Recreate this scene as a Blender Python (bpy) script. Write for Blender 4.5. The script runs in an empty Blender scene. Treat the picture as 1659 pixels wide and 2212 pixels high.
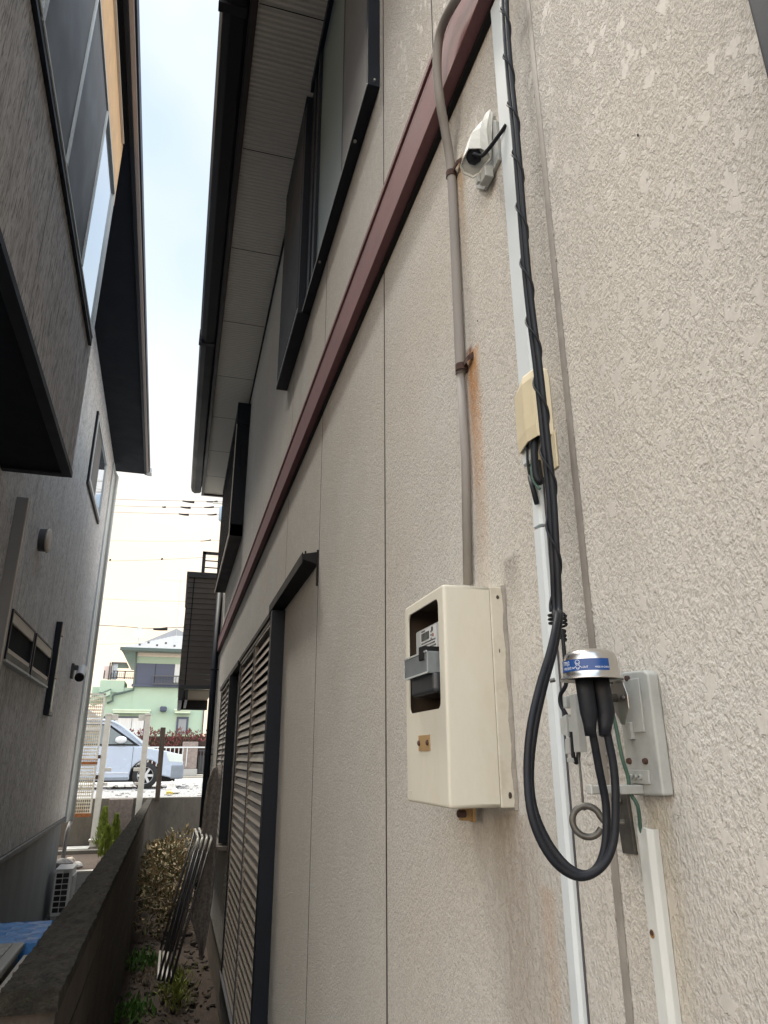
import bpy, bmesh, math, random
from mathutils import Vector, Matrix, Euler
random.seed(7)
PI=math.pi
C=bpy.context.scene.collection
H=1.95                      # height of the lens above the alley soil; z below is measured from the lens
# ------------------------------------------------------------------ camera, sky, sun, exposure
def V(*a): return Vector(a)
PP=(829.5,1106.0); FOC=1514.883
def _r(u,v): return Vector(((u-PP[0])/FOC,-(v-PP[1])/FOC,-1.0))
_up=_r(815,-3220).normalized()
_y=_r(377,1638); _y=(_y-_y.dot(_up)*_up).normalized()
_x=_y.cross(_up)
RC=Matrix((_x,_y,_up))      # camera space -> world (x across the alley, y along it, z up)
cam=bpy.data.cameras.new('camera'); camo=bpy.data.objects.new('camera',cam); C.objects.link(camo)
camo.matrix_world=Matrix.Translation((0,0,H))@RC.to_4x4()
cam.sensor_fit='VERTICAL'; cam.sensor_height=36.0; cam.lens=FOC/2212*36.0
cam.clip_start=0.05; cam.clip_end=2000
sc=bpy.context.scene; sc.camera=camo
GLOW=2.7
SUN=Vector((-0.19,0.38,0.90)).normalized()
w=bpy.data.worlds.new('World'); sc.world=w; w.use_nodes=True
nt=w.node_tree; nt.nodes.clear()
out=nt.nodes.new('ShaderNodeOutputWorld'); bg=nt.nodes.new('ShaderNodeBackground')
sky=nt.nodes.new('ShaderNodeTexSky'); sky.sky_type='NISHITA'; sky.sun_disc=False
sky.sun_elevation=math.asin(SUN.z); sky.sun_rotation=math.atan2(SUN.x,SUN.y)
sky.dust_density=2.0; sky.air_density=1.0
tc=nt.nodes.new('ShaderNodeTexCoord'); sep=nt.nodes.new('ShaderNodeSeparateXYZ')
nt.links.new(tc.outputs['Generated'],sep.inputs[0])
cr=nt.nodes.new('ShaderNodeValToRGB')     # thin overcast: creamy near the horizon, pale blue overhead
cr.color_ramp.elements[0].position=0.0; cr.color_ramp.elements[0].color=(1.6,1.2,.79,1)
cr.color_ramp.elements[1].position=0.30; cr.color_ramp.elements[1].color=(1.3,1.08,.82,1)
e=cr.color_ramp.elements.new(.48); e.color=(.80,.90,.965,1)
e=cr.color_ramp.elements.new(.8); e.color=(.56,.72,.93,1)
nt.links.new(sep.outputs[2],cr.inputs[0])
noi=nt.nodes.new('ShaderNodeTexNoise'); noi.inputs['Scale'].default_value=3.4; noi.inputs['Detail'].default_value=3; noi.inputs['Roughness'].default_value=.45
nt.links.new(tc.outputs['Generated'],noi.inputs[0])
nr=nt.nodes.new('ShaderNodeMapRange'); nr.inputs[1].default_value=.40; nr.inputs[2].default_value=.62
nt.links.new(noi.outputs[0],nr.inputs[0])
cm=nt.nodes.new('ShaderNodeMix'); cm.data_type='RGBA'; cm.inputs[7].default_value=(.93,.95,.98,1)
nf=nt.nodes.new('ShaderNodeMath'); nf.operation='MULTIPLY'; nf.inputs[1].default_value=.75; nt.links.new(nr.outputs[0],nf.inputs[0])
nt.links.new(nf.outputs[0],cm.inputs[0]); nt.links.new(cr.outputs[0],cm.inputs[6])
mul=nt.nodes.new('ShaderNodeVectorMath'); mul.operation='SCALE'; mul.inputs['Scale'].default_value=4.55
nt.links.new(cm.outputs[2],mul.inputs[0])
mx=nt.nodes.new('ShaderNodeMix'); mx.data_type='RGBA'; mx.inputs[0].default_value=.96
nt.links.new(sky.outputs[0],mx.inputs[6]); nt.links.new(mul.outputs[0],mx.inputs[7])
gl=nt.nodes.new('ShaderNodeMapRange'); gl.interpolation_type='SMOOTHSTEP'      # extra sky brightness added overhead and behind the camera to fill the alley
gl.inputs[1].default_value=.52; gl.inputs[2].default_value=-.35; gl.inputs[3].default_value=1.0; gl.inputs[4].default_value=GLOW
nt.links.new(sep.outputs[1],gl.inputs[0])
g2=nt.nodes.new('ShaderNodeVectorMath'); g2.operation='SCALE'; nt.links.new(mx.outputs[2],g2.inputs[0]); nt.links.new(gl.outputs[0],g2.inputs['Scale'])
nt.links.new(g2.outputs[0],bg.inputs[0]); bg.inputs[1].default_value=.10
nt.links.new(bg.outputs[0],out.inputs[0])
sl=bpy.data.lights.new('sun','SUN'); sl.energy=3.3; sl.angle=math.radians(20); sl.color=(1,.93,.83)
so=bpy.data.objects.new('sun',sl); C.objects.link(so); so.rotation_euler=SUN.to_track_quat('Z','Y').to_euler()
so.location=(0,0,30)
sc.view_settings.view_transform='Standard'; sc.view_settings.look='None'
sc.view_settings.exposure=1.33; sc.view_settings.gamma=1
sc.cycles.max_bounces=8; sc.cycles.diffuse_bounces=5

# ------------------------------------------------------------------ measuring helpers (points on planes of known depth)
def ray(u,v): return (RC@_r(u,v)).normalized()
def onx(u,v,x): r=ray(u,v); return r*(x/r.x)
def ony(u,v,y): r=ray(u,v); return r*(y/r.y)
def onz(u,v,z): r=ray(u,v); return r*(z/r.z)
AL=math.radians(1.2093)
RL=Matrix(((math.cos(AL),-math.sin(AL),0),(math.sin(AL),math.cos(AL),0),(0,0,1)))   # left house frame -> world
XF=None
# ------------------------------------------------------------------ mesh builder
class MB:
    def __init__(s): s.v=[]; s.f=[]
    def add(s,vs,fs):
        n=len(s.v); s.v+= [Vector(p) for p in vs]; s.f+=[tuple(i+n for i in f) for f in fs]; return s
    def box(s,x0,x1,y0,y1,z0,z1):
        x0,x1=sorted((x0,x1)); y0,y1=sorted((y0,y1)); z0,z1=sorted((z0,z1))
        return s.add([(x0,y0,z0),(x1,y0,z0),(x1,y1,z0),(x0,y1,z0),(x0,y0,z1),(x1,y0,z1),(x1,y1,z1),(x0,y1,z1)],
         [(0,3,2,1),(4,5,6,7),(0,1,5,4),(1,2,6,5),(2,3,7,6),(3,0,4,7)])
    def hexa(s,p):
        return s.add(p,[(0,3,2,1),(4,5,6,7),(0,1,5,4),(1,2,6,5),(2,3,7,6),(3,0,4,7)])
    def prism(s,pts,off):
        n=len(pts); off=Vector(off); a=[Vector(p) for p in pts]
        return s.add(a+[p+off for p in a],[tuple(reversed(range(n))),tuple(range(n,2*n))]+[(i,(i+1)%n,n+(i+1)%n,n+i) for i in range(n)])
    def grid(s,P,close=False):
        n=len(P); m=len(P[0]); vs=[p for r in P for p in r]; fs=[]
        for i in range(n-1):
            for j in range(m if close else m-1):
                k=(j+1)%m; fs.append((i*m+j,i*m+k,(i+1)*m+k,(i+1)*m+j))
        return s.add(vs,fs)
    def tube(s,path,r,n=10,smooth=True,cap=True):
        P=[Vector(p) for p in path]
        if smooth and len(P)>2: P=cat(P)
        rr=r if isinstance(r,(list,tuple)) else [r]*len(P)
        if len(rr)!=len(P): rr=[rr[0]+(rr[-1]-rr[0])*i/(len(P)-1) for i in range(len(P))]
        t=(P[1]-P[0]).normalized(); a=t.orthogonal().normalized(); rings=[]
        for i,p in enumerate(P):
            t=((P[i+1] if i+1<len(P) else p)-(P[i-1] if i else p)).normalized()
            a=(a-a.dot(t)*t).normalized(); b=t.cross(a)
            rings.append([p+(a*math.cos(2*PI*k/n)+b*math.sin(2*PI*k/n))*rr[i] for k in range(n)])
        s.grid(rings,True)
        if cap:
            k=len(s.v); L=len(P)
            s.f.append(tuple(range(k-L*n,k-L*n+n))); s.f.append(tuple(reversed(range(k-n,k))))
        return s
    def cyl(s,p0,p1,r,n=16): return s.tube([p0,p1],r,n,False)
    def bar(s,p0,p1,wd,ht,upv=(0,0,1)):
        p0=Vector(p0);p1=Vector(p1); t=(p1-p0).normalized(); a=Vector(upv).cross(t)
        if a.length<1e-4: a=Vector((1,0,0)).cross(t)
        a.normalize(); b=t.cross(a); a=a*wd/2; b=b*ht/2
        return s.hexa([p0-a-b,p0+a-b,p1+a-b,p1-a-b,p0-a+b,p0+a+b,p1+a+b,p1-a+b])
    def lathe(s,prof,c,n=40,ax=(0,0,1)):
        q=Vector((0,0,1)).rotation_difference(Vector(ax)).to_matrix(); c=Vector(c)
        s.grid([[c+q@Vector((r*math.cos(2*PI*k/n),r*math.sin(2*PI*k/n),z)) for k in range(n)] for r,z in prof],True); return s
    def blob(s,c,r,n=10,jit=.15,seed=0):
        rd=random.Random(seed); c=Vector(c); rx,ry,rz=r; R=[]
        ph=[rd.random()*6 for _ in range(6)]
        for i in range(n+1):
            th=PI*i/n; row=[]
            for k in range(2*n):
                a=PI*k/n; d=Vector((math.sin(th)*math.cos(a),math.sin(th)*math.sin(a),math.cos(th)))
                f=1+jit*(math.sin(3*d.x+ph[0])+math.sin(4*d.y+ph[1])+math.sin(5*d.z+ph[2])+.6*math.sin(9*d.x+7*d.y+ph[3]))/2
                row.append(c+Vector((d.x*rx,d.y*ry,d.z*rz))*f)
            R.append(row)
        return s.grid(R,True)
    def leaf(s,c,d,nrm,L,W):
        c=Vector(c); d=Vector(d).normalized(); b=d.cross(Vector(nrm)).normalized()*W/2
        n=b.cross(d).normalized()*L*.12
        return s.add([c,c+d*L*.45+b+n,c+d*L,c+d*L*.45-b+n],[(0,1,2,3)])
    def each(s,name,mat,parent=None,bevel=0,**k):
        n=len(s.v); p=list(range(n))
        def f(i):
            while p[i]!=i: p[i]=p[p[i]]; i=p[i]
            return i
        for fc in s.f:
            for j in fc[1:]: p[f(j)]=f(fc[0])
        gr={}
        for i in range(n): gr.setdefault(f(i),[]).append(i)
        out=[]
        for ids in gr.values():
            mp={a:b for b,a in enumerate(ids)}; t=MB(); t.v=[s.v[i] for i in ids]; t.f=[tuple(mp[j] for j in fc) for fc in s.f if fc[0] in mp]
            out.append(t.build(name,mat,parent,bevel,**k))
        return out
    def build(s,name,mat,parent=None,bevel=0,smooth=False,seg=2,solid=0,loc=None):
        vs=[(XF@p if XF else p)+Vector((0,0,H)) for p in s.v]
        if parent is not None: base=BASE[parent.name]
        elif loc is not None: base=(XF@Vector(loc) if XF else Vector(loc))+Vector((0,0,H))
        else:
            base=Vector(((min(p.x for p in vs)+max(p.x for p in vs))/2,(min(p.y for p in vs)+max(p.y for p in vs))/2,min(p.z for p in vs)))
        me=bpy.data.meshes.new(name); me.from_pydata([p-base for p in vs],[],s.f)
        bm=bmesh.new(); bm.from_mesh(me); bmesh.ops.remove_doubles(bm,verts=bm.verts,dist=1e-6)
        if not getattr(s,'keep',False): bmesh.ops.recalc_face_normals(bm,faces=bm.faces)
        bm.to_mesh(me); bm.free()
        if smooth: me.polygons.foreach_set('use_smooth',[True]*len(me.polygons))
        me.materials.append(mat); o=bpy.data.objects.new(name,me); C.objects.link(o)
        if parent is not None: o.parent=parent
        else: o.location=base
        BASE[o.name]=base
        if solid:
            m=o.modifiers.new('thickness','SOLIDIFY'); m.thickness=solid; m.offset=0
        if bevel:
            m=o.modifiers.new('bevel','BEVEL'); m.width=bevel; m.segments=seg; m.limit_method='ANGLE'; m.angle_limit=math.radians(35)
        return o
BASE={}
def cat(P,k=8):
    out=[]; n=len(P)
    for i in range(n-1):
        a=P[max(i-1,0)];b=P[i];c=P[i+1];d=P[min(i+2,n-1)]
        for j in range(k):
            t=j/k; out.append(.5*((2*b)+(c-a)*t+(2*a-5*b+4*c-d)*t*t+(3*b-a-3*c+d)*t**3))
    out.append(P[-1]); return out
def tag(o,label,cat_,group=None,kind=None):
    if label: o['label']=label
    if cat_: o['category']=cat_
    if group: o['group']=group
    if kind: o['kind']=kind
    return o
def thing(name,label,cat_,loc,group=None):
    o=bpy.data.objects.new(name,None); C.objects.link(o)
    p=(XF@Vector(loc) if XF else Vector(loc))+Vector((0,0,H)); o.location=p; BASE[o.name]=p
    o.empty_display_size=.1
    return tag(o,label,cat_,group)
def copy_tree(o,parent=None):
    c=o.copy(); C.objects.link(c); c.parent=parent; BASE[c.name]=BASE[o.name]
    for ch in list(o.children): copy_tree(ch,c)
    return c
# ------------------------------------------------------------------ materials
class NT:
    def __init__(s,name):
        s.m=bpy.data.materials.new(name); s.m.use_nodes=True; s.t=s.m.node_tree; s.p=s.t.nodes['Principled BSDF']
        s.g=s.t.nodes.new('ShaderNodeNewGeometry').outputs['Position']
    def n(s,ty,**k):
        nd=s.t.nodes.new('ShaderNode'+ty)
        for a,b in k.items():
            if a.startswith('i_'):
                key=a[2:]; key=int(key) if key.isdigit() else key.replace('_',' ')
                s.set(nd.inputs[key],b)
            else: setattr(nd,a,b)
        return nd
    def set(s,i,b):
        if hasattr(b,'is_output'): s.t.links.new(b,i)
        else: i.default_value=b
    def mapc(s,scale=(1,1,1),rot=(0,0,0),vec=None,loc=(0,0,0)):
        return s.n('Mapping',i_0=vec or s.g,i_1=loc,i_2=rot,i_3=scale).outputs[0]
    def noise(s,scale,detail=3,rough=.5,vec=None,dist=0):
        return s.n('TexNoise',i_Vector=vec or s.g,i_Scale=scale,i_Detail=detail,i_Roughness=rough,i_Distortion=dist).outputs[0]
    def mr(s,val,a,b,c=0,d=1,smooth=False):
        nd=s.n('MapRange',i_0=val,i_1=a,i_2=b,i_3=c,i_4=d)
        if smooth: nd.interpolation_type='SMOOTHSTEP'
        return nd.outputs[0]
    def math(s,op,a,b=0,c=0):
        nd=s.n('Math',operation=op,i_0=a,i_1=b,i_2=c); return nd.outputs[0]
    def mix(s,f,a,b):
        nd=s.n('Mix',data_type='RGBA'); s.set(nd.inputs[0],f)
        s.set(nd.inputs[6],col(a)); s.set(nd.inputs[7],col(b)); return nd.outputs[2]
    def bump(s,h,dist,strength=1.0,normal=None):
        nd=s.n('Bump',i_Height=h,i_Distance=dist,i_Strength=strength)
        if normal is not None: s.set(nd.inputs['Normal'],normal)
        return nd.outputs[0]
    def fin(s,color,rough=.6,normal=None,metal=0,spec=.5,**k):
        s.set(s.p.inputs['Base Color'],col(color)); s.set(s.p.inputs['Roughness'],rough); s.set(s.p.inputs['Metallic'],metal)
        s.set(s.p.inputs['Specular IOR Level'],spec)
        if normal is not None: s.set(s.p.inputs['Normal'],normal)
        return s.m
def col(a): return (a[0],a[1],a[2],1.0) if isinstance(a,(tuple,list)) and len(a)==3 else a
def mat(name,c,rough=.5,var=.15,vs=6.0,fine=120,bump=0.0003,metal=0,spec=.5,dirt=None,dirtamt=.5,stretch=(1,1,1),transmission=0):
    m=NT(name); vec=m.mapc(stretch)
    a=m.noise(vs,4,.6,vec); b=m.noise(fine,3,.6,vec)
    lo=tuple(x*(1-var) for x in c); hi=tuple(min(1,x*(1+var)) for x in c)
    cc=m.mix(m.mr(a,.3,.7),lo,hi)
    cc=m.mix(m.mr(b,.35,.7,0,.35),cc,tuple(x*(1-var*1.5) for x in c))
    if dirt: cc=m.mix(m.math('MULTIPLY',m.mr(m.noise(vs*2.3,5,.7,vec),.5,.75),dirtamt),cc,dirt)
    r=m.mr(a,.3,.7,rough-.06,min(1,rough+.08))
    o=m.fin(cc,r,m.bump(b,bump,.8) if bump else None,metal,spec)
    if transmission: m.p.inputs['Transmission Weight'].default_value=transmission
    return o
def wall_mat():
    m=NT('cream_lace_stucco')
    vec=m.mapc((1,1,.62),rot=(math.radians(18),0,0))
    warp=m.n('VectorMath',operation='ADD',i_0=vec,i_1=m.n('VectorMath',operation='SCALE',i_0=m.n('TexNoise',i_Vector=vec,i_Scale=60.,i_Detail=2.).outputs['Color'],i_Scale=.004).outputs[0]).outputs[0]
    v1=m.n('TexVoronoi',i_Vector=warp,i_Scale=48.,i_Randomness=1.); v2=m.n('TexVoronoi',i_Vector=warp,i_Scale=105.,i_Randomness=1.)
    c1=m.n('SeparateColor',i_0=v1.outputs['Color']).outputs[0]; c2=m.n('SeparateColor',i_0=v2.outputs['Color']).outputs[1]
    en=m.noise(120,2,.5)
    k1=m.math('SUBTRACT',m.math('MULTIPLY',m.mr(c1,.55,1.,0,.62),m.mr(en,.35,.65,.45,1.3)),v1.outputs['Distance'])
    k2=m.math('SUBTRACT',m.math('MULTIPLY',m.mr(c2,.62,1.,0,.62),m.mr(en,.35,.65,.45,1.3)),v2.outputs['Distance'])
    big=m.noise(3.2,2,.5)
    mask=m.mr(k1,0,.10,smooth=True); mask2=m.mr(k2,0,.12,smooth=True)
    M=m.math('MAXIMUM',mask,m.math('MULTIPLY',mask2,.85))
    rough=m.noise(300,2,.7,warp); rough2=m.noise(150,2,.6,warp)
    rr=m.math('ADD',m.math('MULTIPLY',rough,.55),m.math('MULTIPLY',rough2,.45))
    h=m.n('Mix',data_type='FLOAT',i_0=M,i_2=rr,i_3=.66).outputs[0]
    ca=m.mix(m.mr(big,.35,.65),(.505,.485,.445),(.54,.527,.493))
    ca=m.mix(m.mr(m.noise(1.3,3,.5),.4,.7),ca,(.53,.50,.445))
    cb=m.mix(m.mr(rr,.36,.56),m.mix(.5,ca,(.33,.31,.28)),ca)
    cc=m.mix(m.math('MULTIPLY',M,.4),cb,(.565,.54,.50))
    sp=m.n('SeparateXYZ',i_0=m.g); Y=sp.outputs[1]; Z=sp.outputs[2]
    def stain(cc,y0,wd,zt,zb,color,amt,sway=.5):
        n1=m.noise(26,3,.6,m.mapc((1,1,.22)))
        yy=m.math('ABSOLUTE',m.math('SUBTRACT',m.math('ADD',Y,m.math('MULTIPLY',m.math('SUBTRACT',n1,.5),wd*sway)),y0))
        a=m.mr(yy,wd,wd*.15,smooth=True)
        up=m.mr(Z,zt+H,zt+H-.012,smooth=True); dn=m.mr(Z,zb+H,zt+H,0,1)
        k=m.math('MULTIPLY',m.math('MULTIPLY',a,up),m.math('POWER',dn,1.3))
        k=m.math('MULTIPLY',k,m.mr(m.noise(90,3,.7,m.mapc((1,1,.5))),.30,.62,.45,1))
        return m.mix(m.math('MULTIPLY',k,amt),cc,color)
    cc=stain(cc,1.134,.026,.785,.54,(.17,.05,.014),1.0,.3)
    cc=stain(cc,1.118,.045,.77,.20,(.47,.22,.06),1.0,.4)
    cc=stain(cc,1.134,.030,1.275,.95,(.43,.25,.09),.9,.4)
    cc=stain(cc,1.06,.11,-.075,-.85,(.27,.215,.16),.7,1.2)
    cc=stain(cc,.965,.03,-.16,-.60,(.42,.27,.17),.5,1.0)
    cc=stain(cc,.70,.035,-.045,-.5,(.46,.37,.22),.45,1.0)
    cc=stain(cc,1.01,.05,.315,.18,(.13,.115,.09),.6)
    cc=stain(cc,3.45,.10,2.26,1.66,(.16,.15,.13),.4,1.0)
    # grime beside the cable run
    g=m.math('MULTIPLY',m.mr(m.math('ABSOLUTE',m.math('SUBTRACT',Y,.80)),.07,.01,smooth=True),m.mr(m.noise(14,4,.7),.42,.62))
    g=m.math('MULTIPLY',g,m.mr(Z,H+.5,H+.9))
    cc=m.mix(m.math('MULTIPLY',g,.55),cc,(.26,.255,.245))
    return m.fin(cc,m.n('Mix',data_type='FLOAT',i_0=M,i_2=.9,i_3=.62).outputs[0],m.bump(h,.0042,1.0),spec=.4)
def grey_render_mat(name,dark,light,rot,stretch,amp=.006):
    m=NT(name); vec=m.mapc(stretch,rot=rot)
    a=m.noise(30,3,.65,vec,dist=.8); b=m.noise(90,3,.6,vec); c=m.noise(3,4,.6)
    h=m.math('ADD',m.math('MULTIPLY',a,.7),m.math('MULTIPLY',b,.3))
    cc=m.mix(m.mr(h,.38,.53),dark,light)
    cc=m.mix(m.mr(c,.35,.8,0,.45),cc,tuple(x*.72 for x in light))
    st=m.math('MULTIPLY',m.mr(m.noise(7,4,.65,m.mapc((1,1,.07))),.48,.68),m.mr(c,.35,.6,.08,.3))
    cc=m.mix(st,cc,(.16,.15,.14))
    jt=m.mr(m.math('PINGPONG',m.n('SeparateXYZ',i_0=m.g).outputs[1],1.52),.003,.006)
    return m.fin(m.mix(jt,(.14,.14,.14),cc),.85,m.bump(h,amp,1.0),spec=.25)
M_wall=wall_mat()
M_left=grey_render_mat('grey_scratch_render',(.28,.27,.265),(.72,.71,.695),(math.radians(-32),0,0),(1,1.5,.5),.014)
M_leftup=grey_render_mat('grey_brown_scratch_render',(.17,.165,.16),(.66,.65,.65),(math.radians(6),0,0),(1,2.3,.30),.014)
M_tan=mat('tan_glow_paint',(.62,.40,.21),.8,.12,9,160,.001)  # tan colour stands in for warm glow on the bay wall
M_seal=mat('grey_sealant',(.27,.25,.225),.55,.18,14,60,.0006)
M_maroon=mat('maroon_painted_metal',(.185,.088,.092),.72,.14,5,260,.0003,dirt=(.10,.055,.055),dirtamt=.5)
M_navy=mat('navy_black_aluminium',(.008,.012,.020),.5,.2,4,150,.0001,spec=.25)
M_blk=mat('black_brown_aluminium',(.008,.008,.009),.55,.2,4,150,.0001,spec=.25)
M_gut=mat('dark_brown_gutter',(.016,.016,.020),.5,.2,3,90,.0001,spec=.3)
M_fas=mat('brown_fascia',(.040,.030,.030),.5,.2,3,90,.0002)
M_found=mat('brown_foundation',(.19,.155,.115),.85,.2,5,90,.001,dirt=(.08,.06,.045))
M_taupe=mat('taupe_louvre_metal',(.30,.265,.225),.42,.06,3,200,.0001)
M_cream=mat('cream_plastic',(.585,.56,.475),.55,.05,7,260,.00008,dirt=(.50,.43,.28),dirtamt=.35,stretch=(1,1,.35))
M_cream2=mat('cream_plastic_base',(.55,.52,.435),.5,.07,9,200,.0001,dirt=(.36,.31,.22),dirtamt=.6)
M_dkbr=mat('shade_and_chip_brown',(.045,.030,.018),.7,.15,6,100,.0002)  # brown of the chips; also carries the shade inside the meter box
M_cond=mat('grey_pvc_conduit',(.245,.232,.218),.75,.1,9,220,.0001,dirt=(.20,.18,.16),dirtamt=.4,stretch=(1,1,.3))
M_rust=mat('rusted_steel',(.060,.032,.026),.85,.4,60,300,.0008,dirt=(.16,.055,.02))
M_white=mat('white_pvc',(.58,.63,.65),.6,.04,6,200,.00005)
M_whiteold=mat('weathered_white_pvc',(.60,.62,.60),.45,.1,8,150,.0001,dirt=(.42,.38,.28),dirtamt=.5,stretch=(1,1,.3))
M_yel=mat('yellowed_plastic',(.63,.555,.385),.42,.08,8,160,.0001)
M_rub=mat('black_rubber',(.007,.009,.014),.55,.3,12,160,.0002,spec=.3,dirt=(.035,.032,.03),dirtamt=.35)
M_bolt=mat('galvanised_dark_steel',(.12,.115,.105),.45,.3,30,160,.0002,metal=.6)
M_steel=mat('brushed_stainless',(.60,.58,.55),.30,.08,10,300,.00005,metal=1)
M_blue=mat('blue_sticker',(.006,.055,.22),.35,.05,8,100,0)
M_wink=mat('white_print',(.75,.78,.82),.5,.02,8,100,0)
M_dkprint=mat('dark_print',(.06,.06,.065),.5,.02,8,100,0)
M_lgrey=mat('light_grey_plastic',(.40,.415,.40),.5,.08,12,160,.0001,dirt=(.25,.26,.24),dirtamt=.5)
M_green=mat('green_wire_insulation',(.06,.125,.095),.5,.1,12,160,0)
M_brass=mat('brass_tan_plate',(.38,.25,.115),.5,.2,20,160,.0001)
M_meter=mat('pale_grey_meter',(.42,.44,.44),.3,.05,12,160,0)
M_smoke=mat('smoky_clear_plastic',(.17,.19,.20),.22,.1,14,160,0)
M_term=mat('black_terminal_plastic',(.03,.034,.04),.34,.1,14,160,0)
M_lcd=mat('grey_display',(.10,.105,.10),.25,.05,14,160,0)
M_conc=mat('stained_concrete',(.15,.14,.12),.9,.3,3,80,.002,dirt=(.07,.065,.055),dirtamt=.75,stretch=(1,1,.35))
M_cop=mat('blackened_concrete_coping',(.030,.025,.020),.97,.8,16,110,.02,dirt=(.035,.045,.018),dirtamt=.8)
M_block=mat('grey_concrete_block',(.33,.33,.32),.9,.1,5,90,.001)
M_soil=mat('brown_soil',(.050,.034,.024),.95,.4,6,70,.012,dirt=(.085,.06,.042),dirtamt=.6)
M_gravel=None
def gravel():
    m=NT('pale_gravel'); v=m.n('TexVoronoi',i_Vector=m.g,i_Scale=26.)
    v2=m.n('TexVoronoi',i_Vector=m.g,i_Scale=60.)
    cc=m.mix(m.n('SeparateColor',i_0=v.outputs['Color']).outputs[0],(.20,.21,.22),(.46,.46,.45))
    cc=m.mix(m.mr(v.outputs['Distance'],.35,.7),cc,(.16,.16,.155))
    return m.fin(cc,.8,m.bump(m.math('ADD',v.outputs['Distance'],m.math('MULTIPLY',v2.outputs['Distance'],.5)),-.02,1))
M_gravel=gravel()
M_stone=mat('grey_boulder',(.33,.32,.31),.85,.25,12,90,.004)
M_pstone=mat('pinkish_split_stone',(.22,.185,.17),.9,.3,16,70,.01,dirt=(.12,.10,.09))
M_silver=mat('pale_blue_car_paint',(.42,.49,.60),.25,.03,3,60,0,spec=.6)
M_tyre=mat('tyre_rubber',(.02,.02,.021),.8,.2,12,60,.0002)
M_trim=mat('grey_car_trim',(.20,.23,.27),.5,.1,12,60,0)
M_mint=mat('mint_green_stucco',(.33,.44,.355),.85,.05,2,60,.002)
M_slate=mat('pale_slate_roof',(.27,.29,.32),.7,.1,3,50,.004)
M_bluesh=mat('navy_blue_shutter',(.045,.058,.10),.5,.08,3,40,.0004)
M_wwhite=mat('white_painted_metal',(.66,.65,.60),.5,.06,9,60,.0002,dirt=(.5,.42,.3),dirtamt=.4)
M_wood=mat('weathered_brown_wood',(.075,.058,.045),.85,.35,22,90,.002,stretch=(1,1,.15))
M_felt=mat('mottled_grey_felt',(.20,.175,.155),.95,.45,45,220,.002,dirt=(.33,.30,.27),dirtamt=.6)
M_tube=mat('scuffed_dark_tube',(.035,.032,.032),.38,.4,30,160,.0001)
M_tubew=mat('worn_white_tube',(.58,.56,.50),.35,.15,30,160,.0001)
M_bluet=mat('blue_tarpaulin',(.05,.24,.60),.38,.15,18,60,.004)
M_gbox=mat('beige_grey_plastic_lid',(.36,.36,.33),.45,.06,6,160,.0001)
M_acw=mat('white_ac_casing',(.62,.62,.60),.4,.04,6,160,.0001)
M_balc=mat('brown_balcony_siding',(.125,.105,.09),.55,.08,5,90,.0002)
M_dkgrey=mat('dark_grey_metal',(.06,.062,.068),.5,.1,5,90,.0001)
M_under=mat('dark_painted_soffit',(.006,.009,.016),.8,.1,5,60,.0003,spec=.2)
M_pale=mat('pale_cream_paint',(.62,.56,.48),.6,.05,5,60,.0002)
M_ltrim=mat('pale_blue_grey_trim',(.50,.54,.55),.5,.05,5,60,.0002)
M_redl=mat('red_photinia_leaf',(.17,.045,.042),.55,.5,9,60,0)
M_redg=mat('dark_green_hedge_leaf',(.06,.08,.03),.6,.5,9,60,0)
M_dry=mat('dry_tan_leaf',(.30,.23,.12),.7,.45,12,60,0)
M_dryd=mat('dull_olive_leaf',(.11,.11,.045),.7,.45,12,60,0)
M_stem=mat('dry_stem',(.22,.17,.11),.8,.3,12,60,0)
M_weed=mat('bright_weed_leaf',(.075,.17,.025),.55,.35,12,60,0)
M_moss=mat('yellow_green_leaf',(.17,.20,.022),.6,.35,12,60,0)
M_conif=mat('lime_conifer_leaf',(.24,.31,.05),.6,.4,12,60,0)
M_curt=mat('white_lace_curtain',(.55,.57,.58),.8,.1,20,60,.002,stretch=(1,1,.1))
def glass_mat(name,c,rough=.05,spec=.9):
    m=NT(name); return m.fin(c,rough,None,0,spec)
M_glass=glass_mat('dark_window_glass',(.02,.022,.025),.25,.25)
M_glassg=glass_mat('greenish_frosted_glass',(.17,.22,.21),.35,.6)
M_screen=mat('grey_insect_screen',(.095,.095,.095),.6,.04,4,400,.0001)
M_mirr=NT('sky_reflecting_glass').fin((.55,.62,.70),.04,None,.85,.9)
def soffit_mat():
    m=NT('ribbed_soffit_board'); sp=m.n('SeparateXYZ',i_0=m.g)
    wv=m.math('SINE',m.math('MULTIPLY',sp.outputs[1],2*PI/.034))
    st=m.mr(m.noise(40,3,.6,m.mapc((.25,2,1))),.35,.7,0,.5)
    cc=m.mix(st,(.76,.73,.66),(.64,.61,.54))
    cc=m.mix(m.mr(wv,-1,-.5,.45,0),cc,(.40,.38,.33))
    return m.fin(cc,.75,m.bump(wv,.0035,1))
M_soff=soffit_mat()
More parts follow.
